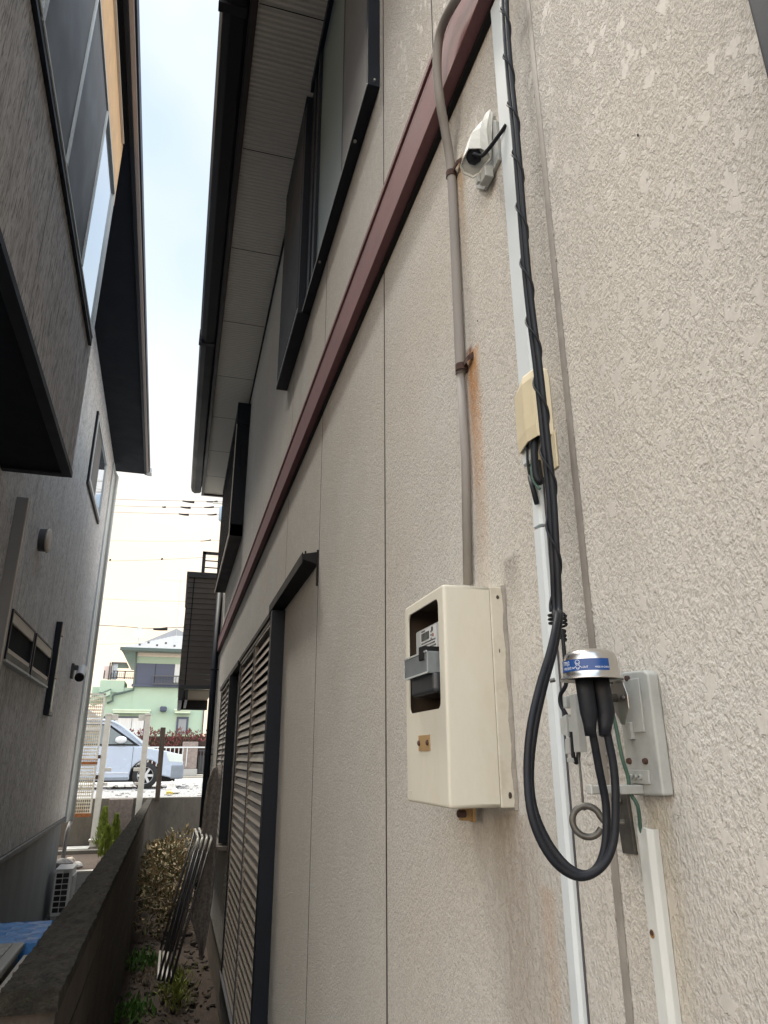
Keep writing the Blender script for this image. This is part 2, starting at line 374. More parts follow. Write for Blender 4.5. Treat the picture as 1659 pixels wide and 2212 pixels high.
def perforated():
    m=NT('rust_stained_expanded_mesh'); vec=m.mapc((1,1,1))
    sp=m.n('SeparateXYZ',i_0=m.g)
    a=m.math('SINE',m.math('MULTIPLY',m.math('ADD',sp.outputs[0],m.math('MULTIPLY',sp.outputs[2],.62)),2*PI/.07))
    b=m.math('SINE',m.math('MULTIPLY',m.math('SUBTRACT',sp.outputs[0],m.math('MULTIPLY',sp.outputs[2],.62)),2*PI/.07))
    k=m.mr(m.math('MULTIPLY',a,b),.05,.12)
    rust=m.math('MULTIPLY',m.mr(m.noise(5,4,.7),.45,.7),.7)
    m.fin(m.mix(rust,(.66,.62,.50),(.36,.20,.08)),.7)
    tr=m.n('BsdfTransparent'); ms=m.n('MixShader',i_0=k); m.t.links.new(m.p.outputs[0],ms.inputs[1]); m.t.links.new(tr.outputs[0],ms.inputs[2])
    m.t.links.new(ms.outputs[0],m.t.nodes['Material Output'].inputs[0]); return m.m
def split(mb,x0,x1,y0,y1,z0,z1,t): # rectangular ring in a plane x = const facing -x
    mb.box(x0,x1,y0,y0+t,z0,z1); mb.box(x0,x1,y1-t,y1,z0,z1); mb.box(x0,x1,y0+t,y1-t,z0,z0+t); mb.box(x0,x1,y0+t,y1-t,z1-t,z1)

# ================================================================== GROUND
g=MB(); n=60; P=[]
for i in range(n+1):
    row=[]
    for j in range(40):
        x=-.45+1.1*j/39; y=-2+18*i/n
        row.append((x,y,-1.95+.02*math.sin(9*x+3*y)+.018*math.sin(23*x-11*y)+random.uniform(-.008,.008)))
    P.append(row)
tag(g.grid(P).build('alley_soil',M_soil,smooth=True),'bare brown soil floor of the narrow alley','soil',kind='structure')
def sheet(name,m,x0,x1,y0,y1,z,label,c): return tag(MB().box(x0,x1,y0,y1,z-.3,z).build(name,m),label,c,kind='structure')
sheet('far_ground',M_soil,-400,400,-400,400,-2.06,'ground reaching to the horizon','ground')
sheet('side_yard_gravel',M_gravel,-3.2,-.42,-2,11.38,-1.94,'gravel strip between the grey house and the boundary wall','gravel')
sheet('parking_gravel',M_gravel,-14,12,14.92,24.0,-.70,'pale gravel parking ground behind the retaining wall','gravel')
sheet('street',mat('pale_asphalt',(.30,.30,.29),.9,.1,2,60,.002),-40,40,24.0,29.4,-.72,'pale street between the parked car and the green house','street')
sheet('garden_ground',mat('yard_ground',(.30,.28,.24),.9,.2,1,40,.004),-60,60,29.4,120,-.66,'ground of the lots across the street','ground')
sheet('planting_bed',M_soil,-3.2,-.40,11.5,14.78,-1.455,'brown planting bed behind the low block wall','soil')

# ================================================================== RIGHT HOUSE
rh=thing('cream_house','cream stucco house with maroon belt trim and dark brown eaves filling the right side','house',(.6,4.5,-1.95))
wl=MB()
def strips(edges,z0,z1):
    for (a,ga),(b,gb) in zip(edges[:-1],edges[1:]): wl.box(.5,.60,a+ga/2,b-gb/2,z0,z1)
lo=[(-2.4,0),(-1.2,.007),(-.2,.007),(.7936,.015),(1.755,.010),(2.751,.009),(3.763,.008),(4.76,.010),(5.75,.005),(6.75,.005),(7.75,.005),(8.75,.005),(9.75,.005),(10.86,0)]
hi=[(-2.4,0),(-1.2,.007),(-.2,.007),(.7936,.015),(1.27,.007),(1.755,.010),(2.751,.009),(3.763,.008),(4.25,.004),(4.76,.010),(5.3,.005),(5.75,.005),(6.2,.005),(6.75,.005),(7.75,.005),(8.75,.005),(9.75,.005),(10.86,0)]
strips(lo,-1.54,1.56); strips(hi,1.561,4.02)
wl.box(.506,.9,-2.4,10.855,-1.54,4.02)
wl.build('wall',M_wall,rh)
M_joint=mat('dark_joint_filler',(.035,.032,.03),.8,.2,14,60,0)
for y,gp,d in [(-1.2,.007,.002),(-.2,.007,.002),(.7936,.015,-.0006),(1.755,.010,-.0003),(2.751,.009,-.0003),(3.763,.008,-.0003),(1.27,.007,-.0003)]:
    sm=MB(); z0,z1=(-1.54,4.0) if y!=1.27 else (1.6,4.0); N=240 if y==.7936 else 3; P=[]
    for i in range(N+1):
        z=z0+(z1-z0)*i/N; j=.0012 if N>3 else 0
        P.append([(.5+d,y-gp/2+random.uniform(-j,j)*0-.0002,z),(.5+d-.0012*(N>3),y,z),(.5+d,y+gp/2+.0002,z)])
    sm.grid(P)
    if N>3:
        for i in range(90):
            z=random.uniform(-1.4,3.9); yy=y+random.choice((-1,1))*gp/2; r=random.uniform(.0008,.002)
            sm.blob((.4995,yy,z),(r*.6,r,r*random.uniform(1,4)),4,.1,i)
    sm.build('sealant',M_seal if N>3 else M_joint,rh,smooth=True)
MB().box(.515,.9,-2.4,10.8,-1.97,-1.54).build('foundation',M_found,rh)
# belt trim
pr=[(.5,1.652),(.466,1.652),(.462,1.648),(.462,1.630),(.482,1.628),(.482,1.612),(.464,1.610),(.464,1.598),(.480,1.596),(.480,1.586),(.460,1.584),(.460,1.450),(.5,1.446)]
bt=MB(); bt.prism([(x,-2.4,z) for x,z in pr],(0,13.25,0)); b_=bt.build('belt_trim',M_maroon,rh,.0015)
MB().box(.486,.5,-2.4,10.84,1.436,1.4462).build('trim_sealant',M_blk,b_)
# eave
MB().box(.085,.5,-.6,10.88,4.0,4.012).build('soffit',M_soff,rh)
sj=MB()
for y in (2.855,3.885,4.93,6.0,7.07,8.1,9.15,10.1): sj.box(.09,.5,y-.003,y+.003,3.9985,4.0005)
sj.each('soffit_joint',M_blk,rh)
MB().box(.485,.4995,-.6,10.86,3.965,3.9985).build('soffit_edge_strip',M_navy,rh)
MB().box(.045,.085,-.6,10.90,3.975,4.16).box(.045,.5,10.88,10.93,3.975,4.16).build('fascia',M_fas,rh,.002)
gp=[(.04,4.09),(.04,3.99),(.02,3.965),(-.06,3.955),(-.105,3.985),(-.124,4.05),(-.124,4.10),(-.112,4.10),(-.10,4.05),(.0,4.03)]
gu=MB().prism([(x,-.6,z) for x,z in gp],(0,11.40,0)).build('gutter',M_gut,rh,.004)
gj=MB()
for y in (2.9,6.4): gj.box(-.129,.03,y-.03,y+.03,3.952,4.105)
gj.each('gutter_joint',M_gut,gu,.004)
MB().hexa([(-.02,-.6,4.11),(6,-.6,6.4),(6,10.95,6.4),(-.02,10.95,4.11),(-.02,-.6,4.17),(6,-.6,6.46),(6,10.95,6.46),(-.02,10.95,4.17)]).build('roof',M_slate,rh)
MB().box(.9,6,-2.39,10.84,-1.95,4.0).build('house_body',M_wall,rh)
# first upper window: frame, panes, shutter box
XW=.454
wf=MB(); wf.box(XW,.4995,1.80,1.822,2.268,3.93); wf.box(XW,.4995,1.822,3.215,2.268,2.285); wf.box(XW-.004,.4995,1.80,3.215,3.86,3.93)
wf.box(XW+.004,.4995,1.80,3.215,3.93,3.985)
for y,x in ((2.245,.002),(2.92,.0),(3.0,.012),(3.07,.004),(3.15,.01)): wf.box(XW+x+.003,.4995,y,y+.026 if y<2.5 else y+.055,2.285,3.86)
W1=wf.build('window',M_navy,rh,.0015)
MB().box(XW+.005,.478,1.822,2.245,2.285,3.86).build('insect_screen',M_screen,W1)
MB().box(.474,.484,2.271,3.0,2.285,3.86).build('pane',M_glassg,W1)
MB().box(XW-.0035,XW-.0005,1.80,3.2,2.266,2.270).build('sill_edge',M_ltrim,W1)
b=MB()
for y in (2.05,2.78): b.cyl((.468,y,2.2685),(.468,y,2.262),.006,12)
b.cyl((.478,1.8,2.29),(.478,1.793,2.29),.004,8)
b.each('plug',M_lgrey,W1)
sb=MB(); sb.box(.432,.4995,3.22,3.245,2.285,3.80); sb.box(.428,.4995,3.21,4.08,2.262,2.285); sb.box(.428,.4995,3.22,4.08,3.80,3.83); sb.box(.436,.4995,4.05,4.075,2.285,3.80)
sb.box(.440,.47,3.245,4.05,2.285,3.80)
SB=sb.build('shutter_box',M_navy,rh,.0015)
rb=MB()
for i in range(16):
    y=3.262+i*.05; rb.prism([(.4395,y,2.29),(.425,y+.008,2.29),(.425,y+.022,2.29),(.4395,y+.030,2.29)],(0,0,1.5))
rb.build('ribbed_panel',mat('slate_grey_metal',(.028,.032,.040),.5,.1,4,90,.0001),SB)
MB().box(.4275,.4285,3.215,4.075,2.2855,2.292).build('box_edge',M_ltrim,SB)
# second upper window: bay lattice box
l2=MB(); l2.box(.362,.4995,7.40,7.42,2.27,3.86); l2.box(.352,.4995,7.385,7.50,3.60,3.87)
l2.box(.355,.4995,7.42,10.28,3.80,3.87); l2.box(.362,.4995,7.40,10.28,2.27,2.40); l2.box(.365,.4995,10.26,10.28,2.4,3.8)
L2=l2.build('lattice_window_box',M_navy,rh,.003)
l3=MB()
for i in range(13):
    y=7.55+i*.215; l3.box(.356,.386,y,y+.03,2.4,3.8)
l3.build('lattice_bars',M_navy,L2)
MB().box(.35,.356,7.40,10.28,2.262,2.286).box(.352,.358,7.40,7.45,2.27,3.62).build('edge_strip',M_pale,L2)
MB().box(.47,.4992,7.45,10.25,2.41,3.79).build('pane',M_glass,L2)
# sliding louvred shutters, lower near window
c=MB(); c.hexa([(.437,2.763,.768),(.4995,2.763,.750),(.4995,3.87,.750),(.437,3.87,.768),(.437,2.763,.792),(.4995,2.763,.806),(.4995,3.87,.806),(.437,3.87,.792)])
c.box(.432,.4365,2.763,3.87,.752,.798); c.box(.437,.4995,3.87,5.9,.735,.765)
c.box(.492,.4998,2.757,2.7625,.66,.812); c.cyl((.45,2.79,.79),(.45,2.79,.812),.004,8)
CR=c.build('shutter_rail',M_blk,rh,.001)
f=MB(); f.box(.463,.4995,3.72,3.765,-1.45,.735); f.box(.43,.4995,3.695,3.765,-1.45,.74); MB().box(.45,.4995,5.86,5.92,-1.435,.714).build('door_jamb',M_navy,rh,.002)
SF=f.build('shutter_door_frame',M_navy,rh,.002)
MB().box(.449,.4495,3.768,3.785,-1.43,.72).box(.448,.455,3.77,5.86,.715,.733).build('light_edge',M_taupe,SF)
MB().box(.50-.047,.4995,3.77,5.95,-1.62,-1.44).box(.44,.4995,3.77,5.95,-1.455,-1.44).build('threshold',M_dkgrey,SF,.002)
def louvres(name,ya,yb,z0,z1,x,root,pitch=.0535):
    fr=MB(); split(fr,x,x+.03,ya,yb,z0,z1,.016); F=fr.build(name,M_taupe,root,.001)
    s=MB(); z=z0+.02
    while z<z1-.05:
        s.hexa([(x+.001,ya+.017,z),(x+.004,ya+.017,z-.002),(x+.004,yb-.017,z-.002),(x+.001,yb-.017,z),
                (x+.016,ya+.017,z+.0405),(x+.020,ya+.017,z+.0405),(x+.020,yb-.017,z+.0405),(x+.016,yb-.017,z+.0405)])
        z+=pitch
    s.build('slats',M_taupe,F); MB().box(x+.0275,x+.031,ya+.01,yb-.01,z0+.01,z1-.01).build('backing',M_blk,F); return F
louvres('shutter_panel',3.785,4.765,-1.43,.713,.452,rh); louvres('shutter_panel',4.785,5.85,-1.43,.713,.456,rh)
MB().box(.447,.4555,4.765,4.785,-1.43,.713).build('meeting_stile',M_dkgrey,rh,.001)
# far lower window with its own rail, shutters and sill
MB().hexa([(.44,5.97,.735),(.4995,5.97,.72),(.4995,6.85,.72),(.44,6.85,.735),(.44,5.97,.76),(.4995,5.97,.775),(.4995,6.85,.775),(.44,6.85,.76)]).box(.435,.4395,5.97,8.5,.722,.765).box(.4395,.4995,6.85,8.5,.725,.76).build('shutter_rail',M_blk,rh,.001)
F2=MB().box(.425,.4995,6.72,6.79,-.69,.72).build('shutter_door_frame',M_navy,rh,.002); MB().box(.45,.4995,8.44,8.5,-.69,.715).build('door_jamb',M_navy,rh,.002)
louvres('shutter_panel',6.80,7.6,-.68,.715,.450,rh); louvres('shutter_panel',7.61,8.43,-.68,.715,.455,rh)
MB().box(.40,.4995,6.62,8.6,-.735,-.70).box(.405,.415,6.62,8.6,-.755,-.70).build('window_sill',mat('brown_sill',(.15,.125,.105),.5,.1,5,60,.0002),rh,.003)
# strip of brown siding at the corner, downpipe
sdg=MB(); z=-.3
while z<2.30: sdg.hexa([(.46,10.87,z),(.62,10.87,z),(.62,10.93,z),(.46,10.93,z),(.46,10.885,z+.085),(.62,10.885,z+.085),(.62,10.93,z+.085),(.46,10.93,z+.085)]); z+=.088
sdg.build('corner_siding',M_balc,rh)
DP=MB().tube([(.44,10.55,2.36),(.44,10.55,-1.94)],.045,14,False).build('downpipe',M_navy,rh,smooth=True)
k=MB()
for z in (1.2,.05): k.tube([(.4995,10.50,z),(.44,10.50,z),(.40,10.55,z)],.008,8,False); k.lathe([(.047,-.012),(.052,-.01),(.052,.01),(.047,.012)],(.44,10.55,z),16)
k.each('pipe_bracket',M_navy,DP)
# balcony
bl=MB(); z=1.02
YB=11.0
while z<2.60:
    bl.hexa([(-.035,YB-.012,z),(.46,YB-.012,z),(.46,YB+.03,z),(-.035,YB+.03,z),(-.035,YB,z+.078),(.46,YB,z+.078),(.46,YB+.03,z+.078),(-.035,YB+.03,z+.078)])
    bl.box(-.04,-.005,YB+.03,13.4,z,z+.074); z+=.0815
BL=bl.build('balcony',M_balc,rh)
MB().box(-.062,.46,YB-.03,YB+.07,2.64,2.73).box(-.062,-.0,YB+.07,13.4,2.64,2.73).box(-.03,.46,YB-.02,YB+.05,.965,1.02).each('coping',M_dkgrey,BL,.004)
MB().box(.047,.062,YB-.016,YB-.008,1.02,2.64).build('siding_joint',M_blk,BL)
rl=MB(); rl.box(.15,.20,YB+.02,YB+.07,2.73,3.08); rl.box(.15,.46,YB+.02,YB+.07,3.04,3.08)
for z in (2.82,2.93): rl.box(.2,.46,YB+.035,YB+.055,z,z+.016)
rl.build('railing',M_dkgrey,BL,.003)
MB().hexa([(-.03,YB,.80),(.03,YB,.80),(.03,13.4,.80),(-.03,13.4,.80),(-.02,YB,.965),(.05,YB,.965),(.05,13.4,.965),(-.02,13.4,.965)]).box(.07,.11,YB+.02,13.4,.81,.96).build('edge_beam',M_dkgrey,BL)
MB().box(.05,.46,YB+.05,13.4,.95,.964).build('balcony_floor',mat('beige_board',(.33,.30,.24),.8,.1,4,60,.001),BL)
MB().box(.02,.47,13.0,13.1,.79,.95).build('beam',M_blk,BL)
# dark downpipe at the near edge of the view
q=onx(1631,0,.46); MB().box(.445,.4995,q.y-.06,q.y-.003,-1.5,3.95).build('downpipe',M_navy,rh,.004)
q=onx(1379,292,.5); q2=onx(1033,693,.5)
MB().blob((.499,q.y,q.z),(.001,.0012,.0024),5,.1,1).blob((.499,q2.y,q2.z),(.001,.0012,.002),5,.1,2).each('bug_spot',M_blk,rh)  # tiny dark bug spots on the stucco

# ================================================================== ITEMS ON THE WALL
# electricity meter box
mb=thing('meter_box','cream plastic electricity meter box with a rounded viewing window','meter box',(.45,1.14,-.075))
y0,y1,z0,z1=1.037,1.242,-.071,.264
MB().box(.4725,.4995,y0-.0006,y1+.0006,z0-.0005,z1+.0005).build('base',M_cream2,mb,.0022,seg=3)
ck=MB(); rdk=random.Random(2); P=[]
for i in range(60):
    z=z0-.003+(z1-z0+.006)*i/59; w_=.0028+.0007*math.sin(i*.35)+rdk.uniform(-.0005,.0005); P.append([(.4994,y0-.001-w_,z),(.4955,y0-.001-w_*.55,z),(.4935+.0012*math.sin(i*.5)+rdk.uniform(-.0004,.0004),y0-.0008,z)])
ck.grid(P).build('caulking',mat('dirty_caulk',(.24,.22,.19),.6,.2,30,160,.0008,dirt=(.16,.14,.11),dirtamt=.7),mb,smooth=True)
oy0,oy1,oz0,oz1=1.061,1.2215,.072,.246; rr=.012; arc=[]
for cy,cz,a0 in ((oy1-rr,oz1-rr,0),(oy0+rr,oz1-rr,90),(oy0+rr,oz0+rr,180),(oy1-rr,oz0+rr,270)):
    for i in range(5): a=math.radians(a0+i*22.5); arc.append((cy+rr*math.cos(a),cz+rr*math.sin(a)))
def rrect(a0_,a1_,b0_,b1_,rad):
    o=[]
    for cy,cz,an in ((a1_-rad,b1_-rad,0),(a0_+rad,b1_-rad,90),(a0_+rad,b0_+rad,180),(a1_-rad,b0_+rad,270)):
        for i in range(5): t_=math.radians(an+i*22.5); o.append((cy+rad*math.cos(t_),cz+rad*math.sin(t_)))
    return o
rings=[[(.391,a,b) for a,b in arc]]
for x_,ins,rad in ((.391,.0045,.003),(.3915,.0025,.004),(.3928,.0009,.005),(.395,.0002,.0055),(.3975,0,.0055),(.4715,0,.0055)):
    rings.append([(x_,a,b) for a,b in rrect(y0+ins,y1-ins,z0+ins,z1-ins,rad)])
cv=MB().grid(rings,True)
CV=cv.build('cover',M_cream,mb,smooth=False)
so_=CV.modifiers.new('thickness','SOLIDIFY'); so_.thickness=.0025; so_.offset=-1
CV.data.polygons.foreach_set('use_smooth',[abs(p.normal.x)<.97 and abs(p.normal.y)<.999 and abs(p.normal.z)<.999 for p in CV.data.polygons])
MB().box(.464,.4715,y0+.005,y1-.005,z0+.005,z1-.005).box(.396,.464,y1-.0065,y1-.0042,z0+.005,z1-.005).box(.396,.464,y0+.0042,y0+.0065,z0+.005,z1-.005).box(.396,.464,y0+.0066,y1-.0066,z1-.0065,z1-.0042).build('inner_shade_lining',M_dkbr,mb)  # shade of the unlit box interior put into a dark brown lining
mt=MB().box(.405,.463,1.068,1.222,.10,.2165).build('meter',M_meter,mb,.004,seg=3)
MB().box(.4038,.4048,1.108,1.190,.13,.2125).build('face_label',mat('white_label',(.62,.64,.64),.4,.03,8,60,0),mt)
MB().box(.4030,.4036,1.143,1.184,.193,.2065).build('display',M_lcd,mt)
def text3(s,size,mapf,name,m,parent,extr=0):
    cu=bpy.data.curves.new('t','FONT'); cu.body=s; cu.size=size; cu.align_x='CENTER'; cu.align_y='CENTER'
    ob=bpy.data.objects.new('t',cu); C.objects.link(ob); bpy.context.view_layer.update()
    dg=bpy.context.evaluated_depsgraph_get(); me=ob.evaluated_get(dg).to_mesh()
    t=MB(); t.add([mapf(v.co.x,v.co.y) for v in me.vertices],[tuple(p.vertices) for p in me.polygons]); t.keep=True
    ob.to_mesh_clear(); C.objects.unlink(ob); bpy.data.objects.remove(ob); bpy.data.curves.remove(cu)
    return t.build(name,m,parent) if parent is not None else t
# print on the meter face: small lines and dots
pt=MB()
rd=random.Random(3)
for z,ya,yb in ((.1875,1.112,1.186),(.1825,1.115,1.17),(.1775,1.110,1.186),(.1725,1.125,1.186),(.1675,1.112,1.182)):
    y=ya
    while y<yb:
        l=rd.uniform(.002,.006); pt.box(.4031,.4037,y,min(y+l,yb),z,z+.0024); y+=l+rd.uniform(.0012,.003)
pt.cyl((.4037,1.127,.207),(.4028,1.127,.207),.004,12)
for z in (.190,.196,.202): pt.box(.4031,.4037,1.131,1.135,z,z+.003)
pt.box(.4031,.4037,1.165,1.184,.209,.211)
pt.build('face_print',M_dkprint,mt)
MB().box(.4031,.4037,1.121,1.127,.194,.199).build('red_mark',mat('red_print',(.25,.05,.04),.5,.02,8,60,0),mt)
tm=MB().box(.381,.463,1.066,1.180,.096,.130).build('terminal_cover',M_term,mt,.007,seg=4)
sk=MB().box(.372,.425,1.068,1.187,.126,.161).build('clear_cover',M_smoke,mt,.002)
MB().box(.3705,.372,1.066,1.1885,.1590,.1615).box(.3705,.372,1.066,1.1885,.1255,.128).box(.3705,.372,1.1865,1.1885,.128,.159).build('clear_edge',M_meter,sk)
MB().box(.369,.40,1.0785,1.0995,.148,.170).build('lock',M_blk,mt,.001)
st=MB(); st.lathe([(.0001,0),(.0045,0)],(.3703,1.181,.143),20,(-1,0,0)); st.v=[Vector((p.x,1.181+(p.y-1.181)*.8,.143+(p.z-.143)*1.9)) for p in st.v]
ST=st.build('seal_sticker',mat('pale_sticker',(.5,.53,.5),.4,.02,8,60,0),mt)
pt=MB()
for z in (.1375,.1395,.1415,.1435,.1455): pt.box(.3698,.3701,1.179,1.183,z,z+.0008)
pt.build('sticker_print',M_dkprint,ST)
pl=MB().box(.3895,.3908,1.114,1.170,.010,.0345).build('blank_plate',M_brass,mb,.0003)
s_=MB()
for y in (1.165,1.122): s_.blob((.3885,y,.0225),(.003,.0042,.0045),6,.02,1)
s_.build('screw',M_rust,pl,smooth=True)
MB().box(.3902,.3909,1.215,1.229,-.068,-.053).build('embossed_mark',M_cream2,mb,.0003)
MB().blob((.486,1.0362,.247),(.003,.001,.003),5,.2,4).blob((.484,1.0362,.16),(.001,.001,.003),5,.2,4).blob((.488,1.0362,-.054),(.003,.0008,.005),5,.2,5).each('chip',M_dkbr,mb)
cl=MB().box(.462,.478,1.165,1.185,-.098,-.0732).box(.478,.484,1.16,1.19,-.100,-.0732).build('bottom_bracket',M_brass,mb,.001)
MB().cyl((.466,1.163,-.087),(.452,1.163,-.087),.006,10).build('wing_bolt',M_rust,cl,.001)
# conduit
cdt=thing('conduit','grey plastic conduit rising from the meter box with two rusty clamps','conduit',(.49,1.19,.26))
low=[onx(1011,1262,.489),onx(1006,1000,.489),onx(995,805,.489)]
MB().tube(low,.0088,18,False).build('lower_pipe',M_cond,cdt,smooth=True)
up=[onx(995,808,.488),onx(985,580,.488),onx(975,378,.488),onx(963,290,.470),onx(950,215,.446),onx(944,150,.436),onx(948,85,.432),onx(962,40,.432),onx(984,0,.432),onx(1012,-45,.436)]
MB().tube(up,.0104,18).build('upper_pipe',M_cond,cdt,smooth=True)
for p,a in ((onx(997,795,.488),0),(onx(975,378,.488),1)):
    k=MB(); k.lathe([(.0106,-.008),(.0124,-.0075),(.0124,.0075),(.0106,.008)],p,24)
    k.hexa([p+V(-.002,-.035,-.004),p+V(.0115,-.036,.004),p+V(.0115,-.033,.016),p+V(-.001,-.012,-.004),p+V(-.001,-.035,.008),p+V(.0115,-.036,.020),p+V(.0115,-.030,.018),p+V(-.001,-.012,.008)])
    k.box(p.x-.004,p.x+.006,p.y+.0115,p.y+.0175,p.z-.006,p.z+.007); k.blob(p+V(.002,-.028,.006),(.004,.004,.004),5,.2,2)
    k.build('clamp',M_rust,cdt,.0006)
# cable entry cover
ve=thing('cable_entry_cover','pale grey plastic cable entry cover with black rubber grommet beside the maroon trim','cable cover',(.49,.985,1.075))
def q(x,y,X): return onx((1600+x*.42194)*.54,(300+y*.42194)*.54,X)
MB().prism([q(820,410,.492),q(903,432,.492),q(932,800,.492),q(795,1092,.492),q(720,1075,.492),q(700,900,.492)],(.0075,0,0)).build('base',M_lgrey,ve,.0015)
def F(y,z,x): return Vector((x,y,z))
PN=Vector((-.42,-.50,-.76)).normalized(); P0=Vector((.460,.975,1.083))
def qp(x,y,o=0):
    rr_=ray((1600+x*.42194)*.54,(300+y*.42194)*.54); return rr_*((P0+PN*o).dot(PN)/rr_.dot(PN))
mouth=[qp(650,700),(qp(600,790)),qp(570,870),qp(602,935),qp(690,978),qp(748,950),qp(860,800),qp(845,740),qp(765,698)]
tops=[Vector((.487,.978,1.212)),Vector((.487,.985,1.207)),Vector((.490,.992,1.200)),Vector((.4915,.995,1.19)),Vector((.4915,.985,1.18)),Vector((.4915,.965,1.185)),Vector((.4915,.945,1.195)),Vector((.490,.948,1.208)),Vector((.486,.962,1.212))]
P=[]
for k_,bl_ in ((0,0),(.25,.004),(.5,.007),(.75,.004),(1,0)):
    P.append([m_.lerp(t_,k_)+V(-bl_ if i<3 or i>6 else 0,0,bl_*.4) for i,(m_,t_) in enumerate(zip(mouth,tops))])
MB().grid(P,True).build('hood',mat('off_white_plastic',(.52,.53,.50),.6,.05,8,100,.0001,dirt=(.35,.35,.31),dirtamt=.4),ve,.0,smooth=False,solid=.002)
cm_=sum(mouth,Vector())/9
MB().add([m_.lerp(cm_,.06)-PN*.004 for m_ in mouth],[tuple(range(9))]).build('inner_face',M_lgrey,ve)
gc_=qp(700,775); MB().lathe([(.0001,.001),(.0135,.001),(.0155,.003),(.0155,-.003)],gc_-PN*.003,8,PN).build('grommet',M_rub,ve)
MB().box(.474,.492,.957,.985,1.048,1.076).build('latch',M_lgrey,ve,.002); MB().box(.468,.4735,.978,.988,1.052,1.070).build('latch',M_lgrey,ve,.001)
tag(MB().tube([gc_-PN*.004,gc_+PN*.012+V(.002,-.004,.004),Vector((.466,.945,1.083)),Vector((.480,.905,1.092)),Vector((.487,.885,1.10))],.0040,10).build('feed_cable',M_rub,smooth=True),'short black cable from the entry cover to the white duct','cable')
# white cable duct (wide, top) with chamfered cover
def duct(name,pts,label,m,ch=.005,depth=.012,cat_='cable duct'):
    (ya,yb,z0),(yc,yd,z1)=pts; x=.4995-depth
    def ring(a,b2,z): return [(.4995,a,z),(x+ch,a,z),(x,a+ch,z),(x,b2-ch,z),(x+ch,b2,z),(.4995,b2,z)]
    m_=MB(); r0=[Vector(p) for p in ring(ya,yb,z0)]; r1=[Vector(p) for p in ring(yc,yd,z1)]
    m_.grid([r0,r1],True); k=len(m_.v); m_.f.append(tuple(range(k-12,k-6))); m_.f.append(tuple(reversed(range(k-6,k))))
    return m_
DU=thing('cable_duct','wide white cable duct beside the black cables, upper run','cable duct',(.49,.9,.55))
duct('',((.868,.918,.555),(.868,.918,1.452)),'',M_white).build('duct_cover',M_white,DU,.0006)
MB().box(.4975,.4998,.864,.8675,.56,1.45).build('back_edge',M_brass,DU)
DV=thing('cable_duct','narrow white cable duct below the cream junction cover, running down past the black loop','cable duct',(.49,.89,-1.5))
duct('',((.882,.908,.325),(.882,.904,.400)),'',M_white,.004,.010).build('upper_piece',M_white,DV,.0005)
duct('',((.882,.908,-1.5),(.882,.908,.320)),'',M_white,.004,.010).build('lower_piece',M_white,DV,.0005)
MB().box(.4982,.4998,.8788,.8818,-1.5,.398).build('back_edge',M_dkprint,DV)
duct('',((.889,.922,.432),(.889,.922,.4795)),'',M_white,.005,.013).build('stub',M_white,DV,.0005)
MB().box(.494,.4996,.894,.917,.4315,.4325).build('open_end',M_blk,DV)
JC=thing('junction_cover','yellowed cream plastic cover over the joint of the white duct','junction cover',(.48,.875,.44))
P=[]
for z,x,a,b2 in ((.572,.483,.866,.885),(.562,.476,.854,.903),(.548,.472,.850,.914),(.47,.472,.850,.914),(.451,.474,.850,.914)):
    P.append([(.4993,a-.012,z),(x+.004,a-.002,z),(x,a+.022,z),(x+.0075,b2,z),(.4993,b2+.006,z)])
MB().grid(P).build('hood',M_yel,JC,smooth=False,solid=.0022)
MB().box(.4965,.4996,.832,.905,.397,.455).build('back_plate',M_yel,JC,.002,seg=3)
tag(MB().tube([(.484,.890,.47),(.480,.889,.43),(.481,.887,.40),(.485,.882,.372)],.0022,8).tube([(.481,.8875,.402),(.485,.880,.355)],.004,8,False)
 .build('loose_wire',M_rub,smooth=True),'thin taped black wire hanging from the cream junction cover','wire')
tag(MB().tube([(.486,.868,.465),(.480,.866,.43),(.479,.864,.395),(.483,.862,.383),(.486,.868,.395),(.487,.872,.42)],.0055,10)
 .build('taped_cable_end',M_rub,smooth=True),'black taped cable end folded back under the cream junction cover','cable')
tag(MB().tube([(.486,.874,.45),(.478,.874,.41),(.478,.872,.388),(.483,.864,.372)],.0022,8).build('green_wire',M_green,smooth=True),'short green earth wire under the cream junction cover','wire')
# black cable bundle with spiral wire
bpts=[(1091,-25,.452),(1093,50,.452),(1103,180,.454),(1115,300,.455),(1139,600,.456),(1163,800,.457),(1180,960,.457),(1192,1080,.457),(1200,1230,.456),(1204,1320,.454)]
BX=[onx(*p) for p in bpts]
cb=thing('cable_bundle','pair of black cables bound with spiral wire, looping up under the metal dome','cable',(.455,.78,-.12))
loopA=[(1204,1330,.74),(1190,1400,.72),(1166,1480,.715),(1146,1570,.705),(1139,1660,.70),(1146,1750,.69),(1170,1820,.685),(1208,1872,.68),(1255,1894,.675),(1300,1872,.67),(1325,1820,.668),(1330,1740,.668),(1326,1660,.668),(1309,1572,.667)]
loopB=[(1210,1330,.75),(1198,1400,.745),(1176,1480,.74),(1156,1570,.735),(1146,1660,.73),(1152,1740,.72),(1180,1812,.712),(1222,1868,.70),(1262,1889,.69),(1292,1872,.686),(1308,1820,.684),(1309,1740,.684),(1294,1660,.680),(1278,1572,.671)]
LA=[ony(*p) for p in loopA]; LB=[ony(*p) for p in loopB]
off=[(0,.0055),(0,-.0052)]
A_=[p+V(-.001,.0048,0) for p in BX]+LA; B_=[p+V(.001,-.0038,0) for p in BX]+LB
MB().tube(A_,.0041,14).build('cable',M_rub,cb,smooth=True); MB().tube(B_,.0041,14).build('cable',M_rub,cb,smooth=True)
path=cat(BX,24); hx=[]; zt=path[0].z
